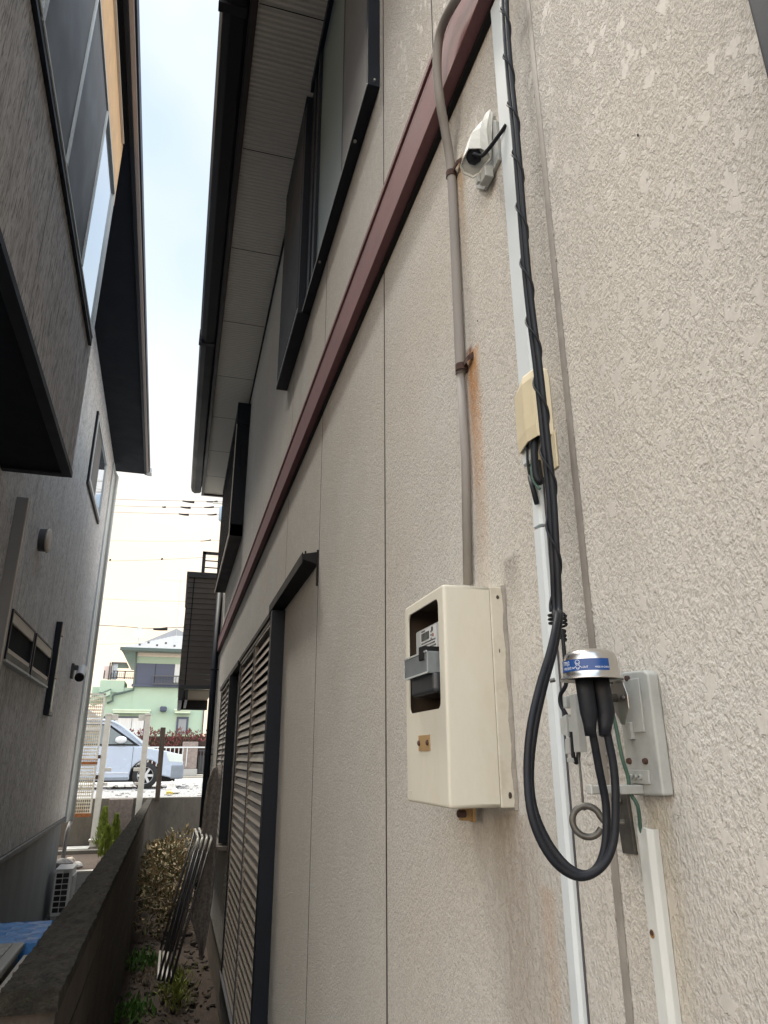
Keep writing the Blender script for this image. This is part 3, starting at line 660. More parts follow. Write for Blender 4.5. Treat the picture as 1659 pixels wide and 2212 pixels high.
for p in path:
    a=(zt-p.z)/.108*2*PI; hx.append(p+V(.0075*math.cos(a)-.001,.0102*math.sin(a),0))
MB().tube(hx,.0017,6,False).build('spiral_wire',M_rub,cb,smooth=True)
cc0=onx(1205,1345,.455); hx=[]
for i in range(70):
    a=i*.55; rr_=.0105 if i<38 else .0065; hx.append(cc0+V(rr_*math.cos(a),rr_*1.15*math.sin(a)-(0 if i<38 else .003),.012-i*.00045+(0 if i<38 else -.004)))
MB().tube(hx,.0017,6,False).build('binding_wire',M_rub,cb,smooth=True)
ms=thing('messenger_wire','black sheathed support wire passing behind the dome to the grey clamp and dark eye ring','wire',(.45,.765,-.05))
MB().tube([(.452,.782,.150),(.451,.780,.118),(.449,.778,.085),(.447,.790,.072),(.447,.792,.060),(.449,.783,.045),(.449,.777,.02),(.449,.776,.0),(.452,.775,-.006),(.453,.771,.004),(.453,.770,.02)],.0026,8).build('sheath',M_rub,ms,smooth=True)
MB().tube([(.449,.764,.006),(.449,.764,-.052),(.449,.763,-.056),(.452,.760,-.054)],.0014,8,False).build('steel_strand',M_bolt,ms,smooth=True)
gc=thing('wire_clamp','light grey two-piece plastic wire clamp left of the black boots','clamp',(.447,.77,0))
MB().box(.4445,.4545,.7535,.7665,.005,.070).build('long_bar',M_lgrey,gc,.0008)
MB().hexa([(.444,.777,.022),(.452,.777,.024),(.452,.792,.030),(.444,.792,.026),(.444,.777,.048),(.452,.777,.048),(.452,.792,.044),(.444,.792,.044)]).box(.4445,.4515,.774,.782,.055,.069).hexa([(.4445,.776,.003),(.4515,.776,.003),(.4515,.787,.003),(.4445,.787,.003),(.4445,.776,.022),(.4515,.776,.022),(.4515,.785,.020),(.4445,.785,.020)]).box(.446,.452,.774,.787,-.006,-.001).build('hook_bar',M_lgrey,gc,.0008)
MB().box(.447,.452,.7665,.7775,.028,.045).build('web',M_lgrey,gc,.0005)
# eye ring on a strip
er=thing('eye_bolt','dark iron eye ring on a narrow grey strip bolted below the grey plate','eye bolt',(.48,.765,-.1))
MB().prism([(.4955,.773,-.041),(.4955,.748,-.040),(.4955,.744,-.1015),(.4955,.768,-.1025)],(.004,0,0)).build('strip',M_bolt,er,.0005)
c0=Vector((.447,.7555,-.0675)); ring=[]
vd=c0.normalized(); rt=vd.cross(Vector((0,0,1))).normalized(); upv=rt.cross(vd)
for i in range(15):
    a=math.radians(-5+i*340/14); ring.append(c0+(rt*math.cos(a)+upv*math.sin(a))*.0158)
MB().tube([c0+rt*.040+upv*-.001,c0+rt*.022-upv*.001]+[]+ring[::-1][:0]+[c0+rt*.018+upv*.001]+ring[1:],.0037,10).build('ring',M_bolt,er,smooth=True)
MB().cyl(c0+rt*.0165-upv*.001,c0+rt*.020-upv*.001,.006,8).blob((.4945,.761,-.047),(.003,.004,.004),5,.1,3).build('nut',M_bolt,er)
# grey mounting plate
gp_=thing('mounting_plate','light grey plastic mounting plate with dark screws and cable arm beside the dome','bracket',(.49,.69,-.04))
XP=.4855
MB().prism([(XP,.717,.0915),(XP,.676,.0895),(XP,.669,.085),(XP,.668,-.038),(XP,.7275,-.040),(XP,.7285,.085)],(.0140,0,0)).build('plate',M_lgrey,gp_,.0025,seg=3)
MB().box(XP-.002,XP,.684,.716,.025,.082).box(XP-.0055,XP,.703,.7125,.018,.036).box(XP-.003,XP,.685,.722,-.0275,-.0135).each('raised_panel',M_lgrey,gp_,.0007)
k=MB()
for y,z in ((.7045,.0835),(.719,-.0045),(.6895,-.0045)): k.lathe([(.0001,.0035),(.0028,.0035),(.0034,.001),(.0034,0)],(XP,y,z),10,(-1,0,0))
k.build('screw',M_rust,gp_)
k=MB()
for y in (.714,.7065,.698): k.lathe([(.0015,.003),(.0028,.003),(.0028,0)],(XP-.003,y,-.0205),14,(-1,0,0))
k.each('cable_hole',M_lgrey,gp_)
MB().box(.424,.447,.699,.706,-.0365,-.0285).box(.421,.4245,.698,.707,-.037,-.0275).box(.457,.4855,.699,.706,-.0375,-.0285).box(.424,.4855,.706,.7085,-.0375,-.0285).build('cable_arm',M_lgrey,gp_,.0012,seg=3)
sbk=MB(); sbk.prism([(.4690,.716,.078),(.4690,.694,.082),(.4690,.686,.064),(.4690,.686,.050),(.4690,.697,.033),(.4690,.703,.033),(.4690,.716,.052)],(.0015,0,0)); sbk.box(.462,.4705,.690,.712,.0785,.0815)
SBK=sbk.build('steel_bracket',M_steel,gp_,.0004)
MB().cyl((.470,.708,.062),(.452,.712,.062),.0046,14).lathe([(.0001,.003),(.0026,.003),(.0036,.0005)],(.469,.693,.061),12,(-1,0,0)).blob((.454,.712,.054),(.003,.003,.004),5,.1,2).build('bolt',M_bolt,SBK,smooth=True)
tag(MB().tube([(.462,.709,.056),(.464,.706,.03),(.466,.704,.0),(.472,.706,-.02),(.474,.708,-.036),(.480,.706,-.05),(.487,.716,-.071),(.49,.718,-.078)],.0021,10).build('green_wire',M_green,smooth=True),'long green earth wire from the steel bracket down into the lower right duct','wire')
# steel dome closure
dm=thing('splice_dome','brushed steel dome closure with a blue label, over two black rubber boots','cable closure',(.4185,.672,.02))
cx,cy=.4185,.672
MB().lathe([(.0001,.108),(.016,.1078),(.0225,.1060),(.0265,.1020),(.0280,.096),(.0287,.085),(.0296,.0805),(.0326,.0777),(.0330,.0767),(.0323,.0764),(.029,.079),(.027,.084)],(cx,cy,0),64).build('dome',M_steel,dm,smooth=True)
MB().lathe([(.0001,.0795),(.029,.0795)],(cx,cy,0),40).build('underside',M_dkbr,dm)
vdir=Vector((-cx,-cy,0)).normalized(); rdir=Vector((cy,-cx,0)).normalized()
def onb(al,z,r=.0289): 
    r=r+max(0,(.0865-z))*.09-max(0,z-.0945)*.06
    return Vector((cx,cy,z))+(vdir*math.cos(al)+rdir*math.sin(al))*r
P=[]
for i in range(41):
    al=math.radians(-140+180*i/40); P.append([onb(al,.0842),onb(al,.0895),onb(al,.0962)])
LBm=MB().grid(P).build('label_band',M_blue,dm,smooth=True)
def bt_(s,size,a0,z0,name='label_text',sx=1.0): return text3(s,size,lambda x,y:onb(math.radians(a0)+x*sx/.0289,z0+y,.0292),name,M_wink,LBm)
bt_('77FEJ2',.0056,-57,.0925,sx=.75); bt_('ヤ株式会社',.0034,-55,.0872,sx=.8); bt_('IN',.0026,-38,.0872); bt_('OUT',.0026,-10,.0875); bt_('MADE IN CHINA',.0024,24,.0872,sx=.85)
lg=MB(); ca,cz=-26,.0925
def arcp(r0,a0,a1,zc=cz,k=14,sy=1): return [onb(math.radians(ca)+r0*math.cos(math.radians(a0+(a1-a0)*i/k))/.0289,zc+sy*r0*math.sin(math.radians(a0+(a1-a0)*i/k)),.0292) for i in range(k+1)]
for pth in (arcp(.0026,-20,200),arcp(.0026,200,340),arcp(.0016,180,360,cz+.0003),arcp(.0016,190,350,.0872),arcp(.0028,200,340,.0895)): lg.tube(pth,.00022,5,False)
lg.tube([onb(math.radians(ca)-.003/.0289*1.6,.0868,.0292),onb(math.radians(ca)-.001/.0289,.0898,.0292)],.0002,5,False)
lg.tube([onb(math.radians(ca)+.003/.0289*1.6,.0868,.0292),onb(math.radians(ca)+.001/.0289,.0898,.0292)],.0002,5,False)
lg.build('label_emblem',M_wink,LBm)
for (x0_,r_) ,tp in (((.4085,.0092),LB[-1]),((.4275,.0100),LA[-1])):
    p0=Vector((x0_,.672,.082)); p1=Vector((x0_+.002,.671,.043)) if x0_<.42 else Vector((.4295,.670,.043))
    p2=ony(1276 if x0_<.42 else 1306,1590,.671 if x0_<.42 else .667)
    MB().tube([p0,p0.lerp(p1,.5),p1,p1.lerp(p2,.15),p1.lerp(p2,.55),p2],[r_,r_*.99,r_*.97,r_*.90,r_*.72,.0056],20,False).build('boot',M_rub,dm,smooth=True)
MB().tube([(.437,.69,.082),(.452,.70,.080),(.462,.701,.079)],.0026,8).tube([(.385,.69,.078),(.38,.692,.077)],.0022,8,False).build('rim_bolt',M_bolt,dm)
# lower right duct
DR=thing('cable_duct','short weathered white duct with a rust-ringed screw, lower right under the grey plate','cable duct',(.49,.717,-1.5))
duct('',((.702,.728,-1.5),(.702,.728,-.0725)),'',M_whiteold,.005,.012).build('duct_cover',M_whiteold,DR,.0006)
pz=onx(1414,2017,.4875); k=MB().lathe([(.0001,.0015),(.002,.0014),(.0028,0)],(.4874,.717,pz.z),12,(-1,0,0)); k.build('screw',M_rust,DR)
MB().lathe([(.0001,.0002),(.0042,.0002)],(.4874,.717,pz.z-.001),12,(-1,0,0)).build('rust_ring',mat('rust_stain',(.30,.17,.06),.8,.3,60,200,0),DR)

# ================================================================== ALLEY ITEMS
# boundary wall
bw=thing('boundary_wall','low blackened concrete boundary wall with rough top running down the alley','wall',(-.33,8,-1.95))
def wx(y,side): t=(y-2.32)/(14.72-2.32); return ((-.392-.020*t) if side<0 else (-.238-.092*t))
def wz(y): return -.572-.012*(y-2.32)/12.4*10*.98
P=[]; rd=random.Random(5); N=230
for i in range(N+1):
    y=2.32+12.4*(i/N)**1.5; row=[]
    for j in range(13):
        t=j/12; x=wx(y,-1)+(wx(y,1)-wx(y,-1))*t; jz=rd.uniform(-.006,.006)*(1 if 0<j<12 else .5)
        rnd=-.010*(1 if j in(0,12) else 0)-.003*(1 if j in (1,11) else 0)
        row.append((x+rd.uniform(-.003,.003),y+(rd.uniform(-.004,.004) if i else 0),wz(y)+jz+rnd))
    zb=wz(y)-.055
    row=[(wx(y,-1)-.001,y,zb)]+row+[(wx(y,1)+.001+rd.uniform(-.001,.001),y,zb)]
    P.append(row)
cp=MB().grid(P,True); k=15; cp.f.append(tuple(range(15)))
cp.build('coping',M_cop,bw,smooth=False)
MB().hexa([(wx(2.32,-1)+.009,2.335,-1.97),(wx(2.32,1)-.006,2.335,-1.97),(wx(14.7,1)-.006,14.7,-1.97),(wx(14.7,-1)+.009,14.7,-1.97),
 (wx(2.32,-1)+.009,2.335,wz(2.335)-.056),(wx(2.32,1)-.006,2.335,wz(2.335)-.056),(wx(14.7,1)-.006,14.7,wz(14.7)-.056),(wx(14.7,-1)+.009,14.7,wz(14.7)-.056)]).build('block_courses',None or mat('dirty_block_wall',(.070,.056,.044),.9,.55,2.5,80,.003,dirt=(.035,.03,.027),dirtamt=.85,stretch=(1,2.5,.5)),bw)
jm=MB()
for i,z in enumerate((-.80,-1.02,-1.24,-1.46,-1.68,-1.90)): jm.hexa([(wx(2.4,1)-.008,2.4,z),(wx(2.4,1)-.004,2.4,z),(wx(14.6,1)-.004,14.6,z-.1),(wx(14.6,1)-.008,14.6,z-.1),(wx(2.4,1)-.008,2.4,z+.01),(wx(2.4,1)-.004,2.4,z+.01),(wx(14.6,1)-.004,14.6,z-.09),(wx(14.6,1)-.008,14.6,z-.09)])
jm.build('mortar_joints',M_blk,bw)
# retaining wall
rw=thing('retaining_wall','grey concrete retaining wall closing the far end of the alley','wall',(-.2,14.85,-1.95))
MB().box(-3.4,4.0,14.78,14.92,-1.97,-.692).build('concrete_face',M_conc,rw,.01)
q0=ony(237,1720,14.70); q1=ony(289,1720,14.70)
tag(MB().box(q0.x,q1.x,14.62,14.775,-1.45,-.70).build('stone_pillar',M_pstone,bevel=.01),'pinkish split-stone pillar against the retaining wall between the white posts','pillar')
# rack frames
def frame(i):
    m=MB(); r=.0085
    B=ony(428+i*9.6,1810-(2 if i in(1,2) else 0)+(1 if i==3 else 0),6.42); A=Vector((B.x-.004,7.15,B.z+.002))
    Cc=onz(341+i*9.0,2121+i*1.5,-1.94); Cc=ony(341+i*9.5,2119+i,6.05); D=Vector((Cc.x,6.85,Cc.z+.01))
    o=thing('folding_frame',['leftmost','second from the left','third from the left','rightmost'][i]+' of the dark tubular frames leaning in the alley','metal frame',Cc,'dark tubular frames leaning in the alley')
    MB().tube([B,Cc],.0095,10,False).build('near_tube',M_tube,o,smooth=True)
    MB().tube([A,D],.0095,10,False).build('far_tube',M_tube,o,smooth=True)
    MB().tube([A,B],.0098,10,False).tube([B,B.lerp(Cc,.10)],.0098,10,False).build('top_bar',M_tubew,o,smooth=True)
    MB().tube([D,Cc],.0098,10,False).build('bottom_bar',M_tubew if i!=3 else M_tube,o,smooth=True)
    return o
for i in range(4): frame(i)
# felt sheet
fp=[(459,1672),(470,1662),(480,1656),(477,1700),(472,1738),(467,1790),(463,1850),(461,1900),(456,1950),(451,2000),(441,2050),(434,2077),(429,2050),(421,2010),(412,1988),(420,1940),(427,1885),(432,1820),(435,1780),(441,1700),(447,1690)]
fp=[(462,1660),(480,1645),(474,1700),(468,1760),(462,1830),(458,1900),(455,1950),(447,2010),(434,2077),(426,2030),(412,1988),(424,1930),(430,1860),(434,1780),(438,1700),(446,1660),(452,1640),(466,1615)]
fm=MB(); 
def fe(u,v): 
    p=ony(u,v,6.62); return Vector((p.x,p.y+.10*math.sin((p.z+1.9)*1.3)*0+.04*math.sin(p.z*3),p.z))
L=[(460,1660),(449,1690),(441,1740),(436,1790),(433,1840),(429,1890),(423,1940),(413,1988),(421,2010),(428,2040),(434,2077)]
Rr=[(481,1650),(477,1695),(472,1745),(467,1795),(464,1840),(462,1890),(458,1940),(452,1985),(449,2010),(443,2045),(436,2077)]
P=[]
for (a,b2) in zip(L,Rr):
    r0=fe(*a); r1=fe(*b2); row=[]
    for j in range(9): t=j/8; p=r0.lerp(r1,t); row.append(p+V(0,.05*math.sin(t*PI)+random.uniform(-.003,.003),0))
    P.append(row)
tag(fm.grid(P).build('felt_sheet',M_felt,smooth=True,solid=.012),'mottled grey-brown felt sheet hanging beside the far shutters','felt sheet')
# stones and bits in the alley soil
def scatter(name,label,cat_,m,count,xr,yr,zf,sz,seed,kind='stuff'):
    rd=random.Random(seed); o=MB()
    for i in range(count):
        x=rd.uniform(*xr);y=rd.uniform(*yr);s=rd.uniform(*sz); o.blob((x,y,zf+s*.2),(s*rd.uniform(.7,1.3),s*rd.uniform(.7,1.3),s*.6),4,.2,i)
    return tag(o.build(name,m,smooth=False),label,cat_,kind=kind)
scatter('soil_rubble','loose stones and clods strewn over the alley soil','rubble',mat('earthy_stones',(.06,.047,.036),.95,.5,8,60,.004),420,(-.22,.5),(5.2,10),-1.94,(.006,.035),3)
p=onz(253,2103,-1.93)if False else onz(847*.54-212,2103,-1.93)
p=ony((580+640*.405)*.54,(3200+1965*.405)*.54,6.3); 
tag(MB().blob((p.x,6.3,-1.92),(.035,.03,.03),6,.25,9).build('white_stone',mat('white_stone',(.55,.57,.56),.7,.1,9,60,.001)),'small white stone on the alley soil by the foundation','stone')
p=ony((580+610*.405)*.54,(3200+2070*.405)*.54,5.9)
tag(MB().blob((p.x,5.9,-1.935),(.05,.04,.022),6,.3,11).build('flat_stone',mat('tan_stone',(.16,.12,.085),.9,.3,9,60,.003)),'flat tan stone on the alley soil near the foundation','stone')
# dry bush
def leafcloud(mb_,n,c,r,L,W,rd,up=.2,shell=.55):
    for i in range(n):
        d=Vector((rd.gauss(0,1),rd.gauss(0,1),rd.gauss(0,1))).normalized(); t=rd.uniform(shell,1)
        p=Vector(c)+Vector((d.x*r[0],d.y*r[1],d.z*r[2]))*t
        dd=(d+Vector((rd.uniform(-1,1),rd.uniform(-1,1),rd.uniform(-1,1)+up)))
        mb_.leaf(p,dd,Vector((rd.uniform(-1,1),rd.uniform(-1,1),rd.uniform(-1,1))),rd.uniform(*L),rd.uniform(*W))
db=thing('dry_bush','large heap of dried tan leaves and stems filling the alley end under the concrete wall','bush',(-.05,10.3,-1.95))
rd=random.Random(11); a=MB(); b2=MB(); s3=MB()
for k in range(34):
    c_=(rd.uniform(-.25,.28),rd.uniform(9.3,12.6),-1.62+rd.uniform(-.25,.42)); 
    leafcloud(a,60,c_,(.21,.26,.21),(.04,.11),(.02,.05),rd); leafcloud(b2,40,c_,(.19,.24,.19),(.04,.11),(.02,.045),rd)
for k in range(150):
    x=rd.uniform(-.30,.42);y=rd.uniform(9.0,12.5);zz=rd.uniform(-1.9,-1.3); q_=Vector((x,y,zz))
    s3.tube([q_,q_+V(rd.uniform(-.14,.14),rd.uniform(-.12,.1),rd.uniform(.0,.16)),q_+V(rd.uniform(-.22,.22),rd.uniform(-.2,.1),rd.uniform(.0,.32))],rd.uniform(.0025,.0055),5)
a.build('dry_leaves',M_dry,db); b2.build('dull_leaves',M_dryd,db); s3.build('stems',M_stem,db)
def weeds(name,label,c,r,n,m,L,W,seed,cat_='weeds'):
    rd=random.Random(seed); o=MB()
    for i in range(n):
        x=c[0]+rd.gauss(0,.45)*r[0]; y=c[1]+rd.gauss(0,.45)*r[1]
        d=Vector((rd.uniform(-.7,.7),rd.uniform(-.7,.7),rd.uniform(.35,1.1)))
        o.leaf((x,y,c[2]+rd.random()*r[2]),d,(rd.uniform(-1,1),rd.uniform(-1,1),.4),rd.uniform(*L),rd.uniform(*W))
    return tag(o.build(name,m),label,cat_,kind='stuff' if name!='fern_clump' else None)
weeds('weed_clump','bright green leafy weeds against the boundary wall, nearer clump',(-.17,6.9,-1.94),(.18,.30,.05),190,M_weed,(.04,.10),(.012,.03),21)
weeds('weed_clump','bright green leafy weeds below the dry bush, farther clump',(-.12,8.4,-1.94),(.22,.32,.06),200,M_weed,(.04,.10),(.012,.03),22)
weeds('fern_clump','yellow-green feathery plant behind the leaning frames',(.17,7.1,-1.93),(.14,.45,.22),520,M_moss,(.04,.11),(.006,.014),23,'plant')
weeds('twig_litter','dry twigs and leaf litter lying in front of the dry bush',(.0,7.9,-1.95),(.30,.6,.03),240,M_stem,(.04,.12),(.004,.010),24,'litter')

# ================================================================== LEFT HOUSE
XF=RL
D1,D2=-.75,-1.18
lh=thing('grey_house','grey rendered house on the left with dark eaves and an overhanging upper storey','house',(-1.6,7,-1.93))
MB().box(-1.7,D2,1.0,12.0,-.775,4.775).build('wall',M_left,lh)
MB().box(-5,-1.71,1.0,11.99,-1.93,4.775).build('house_body',M_left,lh)
MB().box(-1.7,-1.195,1.0,11.55,-1.95,-.776).build('foundation',mat('smooth_grey_concrete',(.25,.26,.26),.8,.2,2,60,.001,dirt=(.14,.15,.155),stretch=(1,1,.3)),lh,.01)
MB().hexa([(-1.2,1.0,-.815),(-1.16,1.0,-.825),(-1.16,11.98,-.825),(-1.2,11.98,-.815),(-1.2,1.0,-.777),(-1.165,1.0,-.79),(-1.165,11.98,-.79),(-1.2,11.98,-.777)]).build('drip_edge',M_dkgrey,lh)
MB().box(-1.18,-1.155,11.70,12.005,-.86,4.7).build('corner_trim',M_ltrim,lh,.003)
DPL=MB().tube([(-1.21,11.60,4.62),(-1.125,12.06,4.58),(-1.125,12.06,-.86)],.035,12,False).build('corner_downpipe',M_ltrim,lh,smooth=True)
MB().tube([(-1.125,12.06,-.86),(-1.15,11.95,-1.0),(-1.15,11.75,-1.94)],.028,10,False).build('lower_downpipe',M_cond,lh,smooth=True)
ov=MB().box(D2+.001,D1,.9,4.9,1.865,4.77).build('upper_bay',M_leftup,lh)
MB().box(D2+.002,-.80,.9,4.84,1.835,1.864).build('bay_underside',M_under,ov)
MB().box(-.80,-.742,.9,4.905,1.822,1.864).box(D2+.002,-.80,4.84,4.905,1.822,1.864).build('bay_edge',M_navy,ov,.002)
MB().box(-.7495,-.744,.9,4.895,4.15,4.77).build('tan_glow_band',M_tan,ov)  # warm glow above the bay window put into a tan band
MB().box(-.744,-.724,.9,4.80,4.70,4.712).build('vent_trim',M_pale,ov)
# bay window
bwf=MB(); t=.028
for (ya,yb) in ((.95,2.33),(2.34,4.735)): split(bwf,-.749,-.722,ya,yb,2.83,4.135,.02)
for y in (3.142,3.951): bwf.box(-.749,-.722,y-.014,y+.014,2.86,4.105)
BW=bwf.build('bay_window',M_ltrim,ov,.002)
MB().box(-.7495,-.728,.95,4.76,2.785,2.829).build('sill',M_navy,BW)
MB().box(-.749,-.733,.98,2.31,2.86,4.105).box(-.749,-.733,2.37,3.128,2.86,4.105).box(-.749,-.733,3.156,3.937,2.86,4.105).build('screen_pane',M_screen,BW)
MB().box(-.749,-.738,3.965,4.705,2.86,4.105).build('reflecting_pane',M_mirr,BW)
# eave
MB().box(D2,-.69,.9,12.3,4.776,4.80).build('soffit',M_under,lh)
MB().box(-.69,-.66,.9,12.3,4.76,4.93).build('fascia',M_navy,lh,.003)
MB().box(-.659,-.622,.9,12.2,4.77,4.86).build('gutter',mat('dusty_pink_gutter',(.36,.30,.27),.6,.05,5,60,.0002),lh,.004)
MB().box(-.621,-.605,.9,12.2,4.78,4.90).build('gutter_lip',M_navy,lh,.003)
MB().box(-.66,-.57,12.2,12.34,4.76,4.87).build('gutter_end',M_ltrim,lh,.01)
MB().hexa([(-.62,.9,4.935),(-5,.9,6.4),(-5,12.35,6.4),(-.62,12.35,4.935),(-.62,.9,4.97),(-5,.9,6.45),(-5,12.35,6.45),(-.62,12.35,4.97)]).build('roof',M_slate,lh)
def lwin(y0,y1,z0,z1,fr,parts,name='window',mf=M_ltrim):
    f=MB(); split(f,D2+.001,D2+.035,y0,y1,z0,z1,fr); F_=f.build(name,mf,lh,.002)
    for (a,b_,c_,d_,m_,nm) in parts: MB().box(D2+.001,D2+.02,a,b_,c_,d_).build(nm,m_,F_)
    e=MB(); split(e,D2+.0005,D2+.028,y0-.035,y1+.035,z0-.04,z1+.035,.034); e.build('outer_edge',M_navy,F_)
    return F_
lwin(8.95,10.62,3.31,4.24,.05,[(9.0,9.78,3.36,4.19,M_screen,'screen_pane'),(9.80,10.57,3.36,4.19,M_mirr,'reflecting_pane')])
lwin(6.6,7.4,3.30,4.1,.05,[(6.65,7.35,3.35,4.05,M_mirr,'reflecting_pane')])
M_mpane=mat('matte_dark_pane',(.010,.011,.014),.9,.1,4,60,0,spec=.08)
for (a,b_) in ((5.80,6.78),(6.92,7.90)):
    f=MB(); f.box(D2+.001,D2+.045,a,b_,.965,1.045); f.box(D2+.001,D2+.045,a,b_,.742,.775); 
    F_=f.build('small_window',M_pale,lh,.002)
    MB().box(D2+.001,D2+.03,a+.02,b_-.02,.775,.965).build('dark_pane',M_mpane,F_)
    e=MB(); e.box(D2+.0005,D2+.05,a-.03,a-.001,.69,1.06); e.box(D2+.0005,D2+.05,b_+.001,b_+.03,.69,1.06); e.box(D2+.0005,D2+.05,a,b_,.69,.7415); e.box(D2+.0005,D2+.05,a,b_,1.046,1.06); e.build('outer_edge',M_navy,F_)
    MB().box(D2+.0005,D2+.055,a-.03,b_+.03,.672,.689).build('sill',M_ltrim,F_)
f=MB(); f.box(D2+.0005,D2+.06,8.24,8.30,.43,1.40); f.box(D2+.0005,D2+.06,8.30,8.56,.43,.465); SL=f.build('slit_window',M_navy,lh,.003)
MB().box(D2+.001,D2+.05,8.301,8.57,1.28,1.385).box(D2+.001,D2+.05,8.301,8.57,.82,.865).box(D2+.001,D2+.045,8.301,8.325,.865,1.28).box(D2+.001,D2+.05,8.301,8.56,.466,.50).build('frame',M_pale,SL)
MB().box(D2+.001,D2+.03,8.326,8.55,.866,1.279).box(D2+.001,D2+.035,8.31,8.55,.501,.819).build('dark_pane',M_glass,SL)
# near box-section downpipe
MB().box(-1.18,-1.10,5.45,5.55,-.8,1.835).build('box_downpipe',mat('mid_grey_pipe',(.27,.275,.285),.5,.08,3,60,.0001),lh,.003)
MB().box(-1.0998,-1.094,5.452,5.475,-.8,1.834).build('pipe_edge',M_pale,lh,.001)
# vent hood and camera are bolted-on things
vh=thing('vent_hood','round dark-sided vent hood with a pale front disc on the grey wall','vent',(-1.12,6.63,1.72))
MB().lathe([(.10,0),(.10,.055)],(-1.18,6.58,1.83),36,(1,0,0)).build('collar',M_dkgrey,vh,smooth=True)
MB().lathe([(.095,.055),(.105,.062),(.112,.066),(.108,.078),(.07,.084),(.0001,.085)],(-1.18,6.58,1.83),36,(1,0,0)).build('front_disc',M_pale,vh,smooth=True)
sg=thing('security_camera','small white bullet security camera with a black lens on the grey wall corner','security camera',(-1.12,10.1,1.0))
MB().box(-1.1795,-1.145,10.02,10.14,.98,1.17).box(-1.145,-1.10,10.04,10.12,1.09,1.15).build('mount',M_dkgrey,sg,.006)
MB().cyl((-1.06,10.2,1.13),(-1.06,9.99,1.0),.055,18).build('body',M_acw,sg,.01)
MB().cyl((-1.06,9.99,1.0),(-1.06,9.955,.978),.058,18).build('lens',M_blk,sg,.008)
# air conditioner
XF=None
ac=thing('air_conditioner','white outdoor air conditioner unit beside the grey house foundation','air conditioner',(-1.2,11.1,-1.92))
ax0,ax1,ay0,ay1,az0,az1=-1.345,-1.145,10.8,11.25,-1.88,-1.345
MB().box(ax0,ax1,ay0+.003,ay1,az0,az1-.02).build('casing',M_acw,ac,.006)
MB().box(ax0-.008,ax1+.008,ay0-.006,ay1+.006,az1-.019,az1+.004).build('top_cover',M_acw,ac,.008)
gd=MB(); gr=MB()
for i in range(7):
    z=az0+.04+i*.066
    for a_,b_ in ((ax0+.02,ax0+.09),(ax0+.098,ax0+.168)): gd.box(a_,b_,ay0-.001,ay0+.002,z,z+.052)
for i in range(28):
    z=az0+.05+i*.017; gr.box(ax0+.100,ax0+.166,ay0-.004,ay0-.0015,z,z+.004)
gd.build('grille_openings',M_blk,ac); gr.build('grille_slats',M_dkgrey,ac)
fg=MB()
for i in range(20): fg.box(ax1,ax1+.02,ay0+.06,ay1-.04,az0+.08+i*.019,az0+.088+i*.019)
fg.build('fan_guard',M_acw,ac); MB().box(ax0+.01,ax1-.01,ay0+.02,ay0+.1,-1.94,az0).box(ax0+.01,ax1-.01,ay1-.1,ay1-.02,-1.94,az0).each('feet',M_block,ac)
# low block wall of the planting bed
lb=thing('block_wall','low grey concrete block wall in front of the planting bed','wall',(-1,11.45,-1.94))
for i in range(5):
    for j in range(3): MB().box(-2.6+i*.44+.004,-2.6+(i+1)*.44-.004,11.39,11.5,-1.94+j*.155+.002,-1.94+(j+1)*.155-.002).build('block',M_block,lb,.003)
MB().box(-2.6,-.42,11.385,11.505,-1.475,-1.45).build('cap',mat('pale_cap',(.42,.41,.38),.8,.1,5,60,.001),lb,.003)
MB().box(-2.6,-.42,11.396,11.495,-1.94,-1.476).build('mortar',mat('mortar_grey',(.24,.24,.235),.9,.1,5,60,.001),lb)
for i,(u,v,r,lab) in enumerate(((263,1825,.16,'large grey boulder at the front of the planting bed by the house corner'),(277,1813,.10,'smaller tan boulder leaning behind the large grey one in the planting bed'),(316,1832,.10,'pale white rock on the edge of the block wall cap'))):
    p=ony(u*.55+0 if False else {0:143,1:156,2:170}[i],v,11.75 if i!=1 else 12.1)
    tag(MB().blob((p.x,p.y,-1.43+(.02 if i<2 else 0)),(r*.8,r*.7,r*.55),8,.12,30+i).build('boulder',[M_stone,mat('tan_rock',(.36,.32,.27),.85,.2,9,60,.003),mat('white_rock',(.62,.61,.58),.8,.1,9,60,.003)][i]),lab,'rock')
p0=ony(130,1775,14.2)
tag(MB().box(-1.62,-1.25,13.6,14.0,-1.45,-1.40).build('concrete_slab',mat('pale_slab',(.50,.49,.45),.8,.1,5,60,.001),bevel=.005),'pale flat slab lying on the planting bed near the left white post','slab')
tag(MB().box(-3.2,-.42,13.35,13.5,-1.456,-1.40).build('bed_edging',M_conc,bevel=.005),'low concrete edging strip crossing the planting bed','edging')
# conifers
def conifer(x,y,h,r,label,seed):
    rd=random.Random(seed); o=thing('young_conifer',label,'shrub',(x,y,-1.455),'lime green young conifers in the planting bed'); f=MB()
    for i in range(900):
        t=rd.random()**.8; a=rd.uniform(0,2*PI); rr_=r*(1-t)**.75*rd.uniform(.35,1)*(1+.25*math.sin(3*a+seed)); z=-1.42+t*h
        d=Vector((math.cos(a)*.5,math.sin(a)*.5,1))
        f.leaf((x+rr_*math.cos(a),y+rr_*math.sin(a),z),d,(rd.uniform(-1,1),rd.uniform(-1,1),.2),rd.uniform(.04,.09),rd.uniform(.012,.024))
    f.build('foliage',M_conif,o); MB().cyl((x,y,-1.47),(x,y,-1.42+h*.6),.012,6).build('trunk',M_wood,o)
p=ony(228,1780,13.0); conifer(ony(229,1820,12.4).x,12.4,.42,.12,'front lime green young conifer in the planting bed',1)
conifer(ony(246,1820,12.9).x,12.9,.54,.11,'right-hand lime green young conifer, taller, in the planting bed',2)
conifer(ony(222,1790,13.9).x,13.9,.60,.13,'rear darker young conifer right behind the foot of the left white post',3)
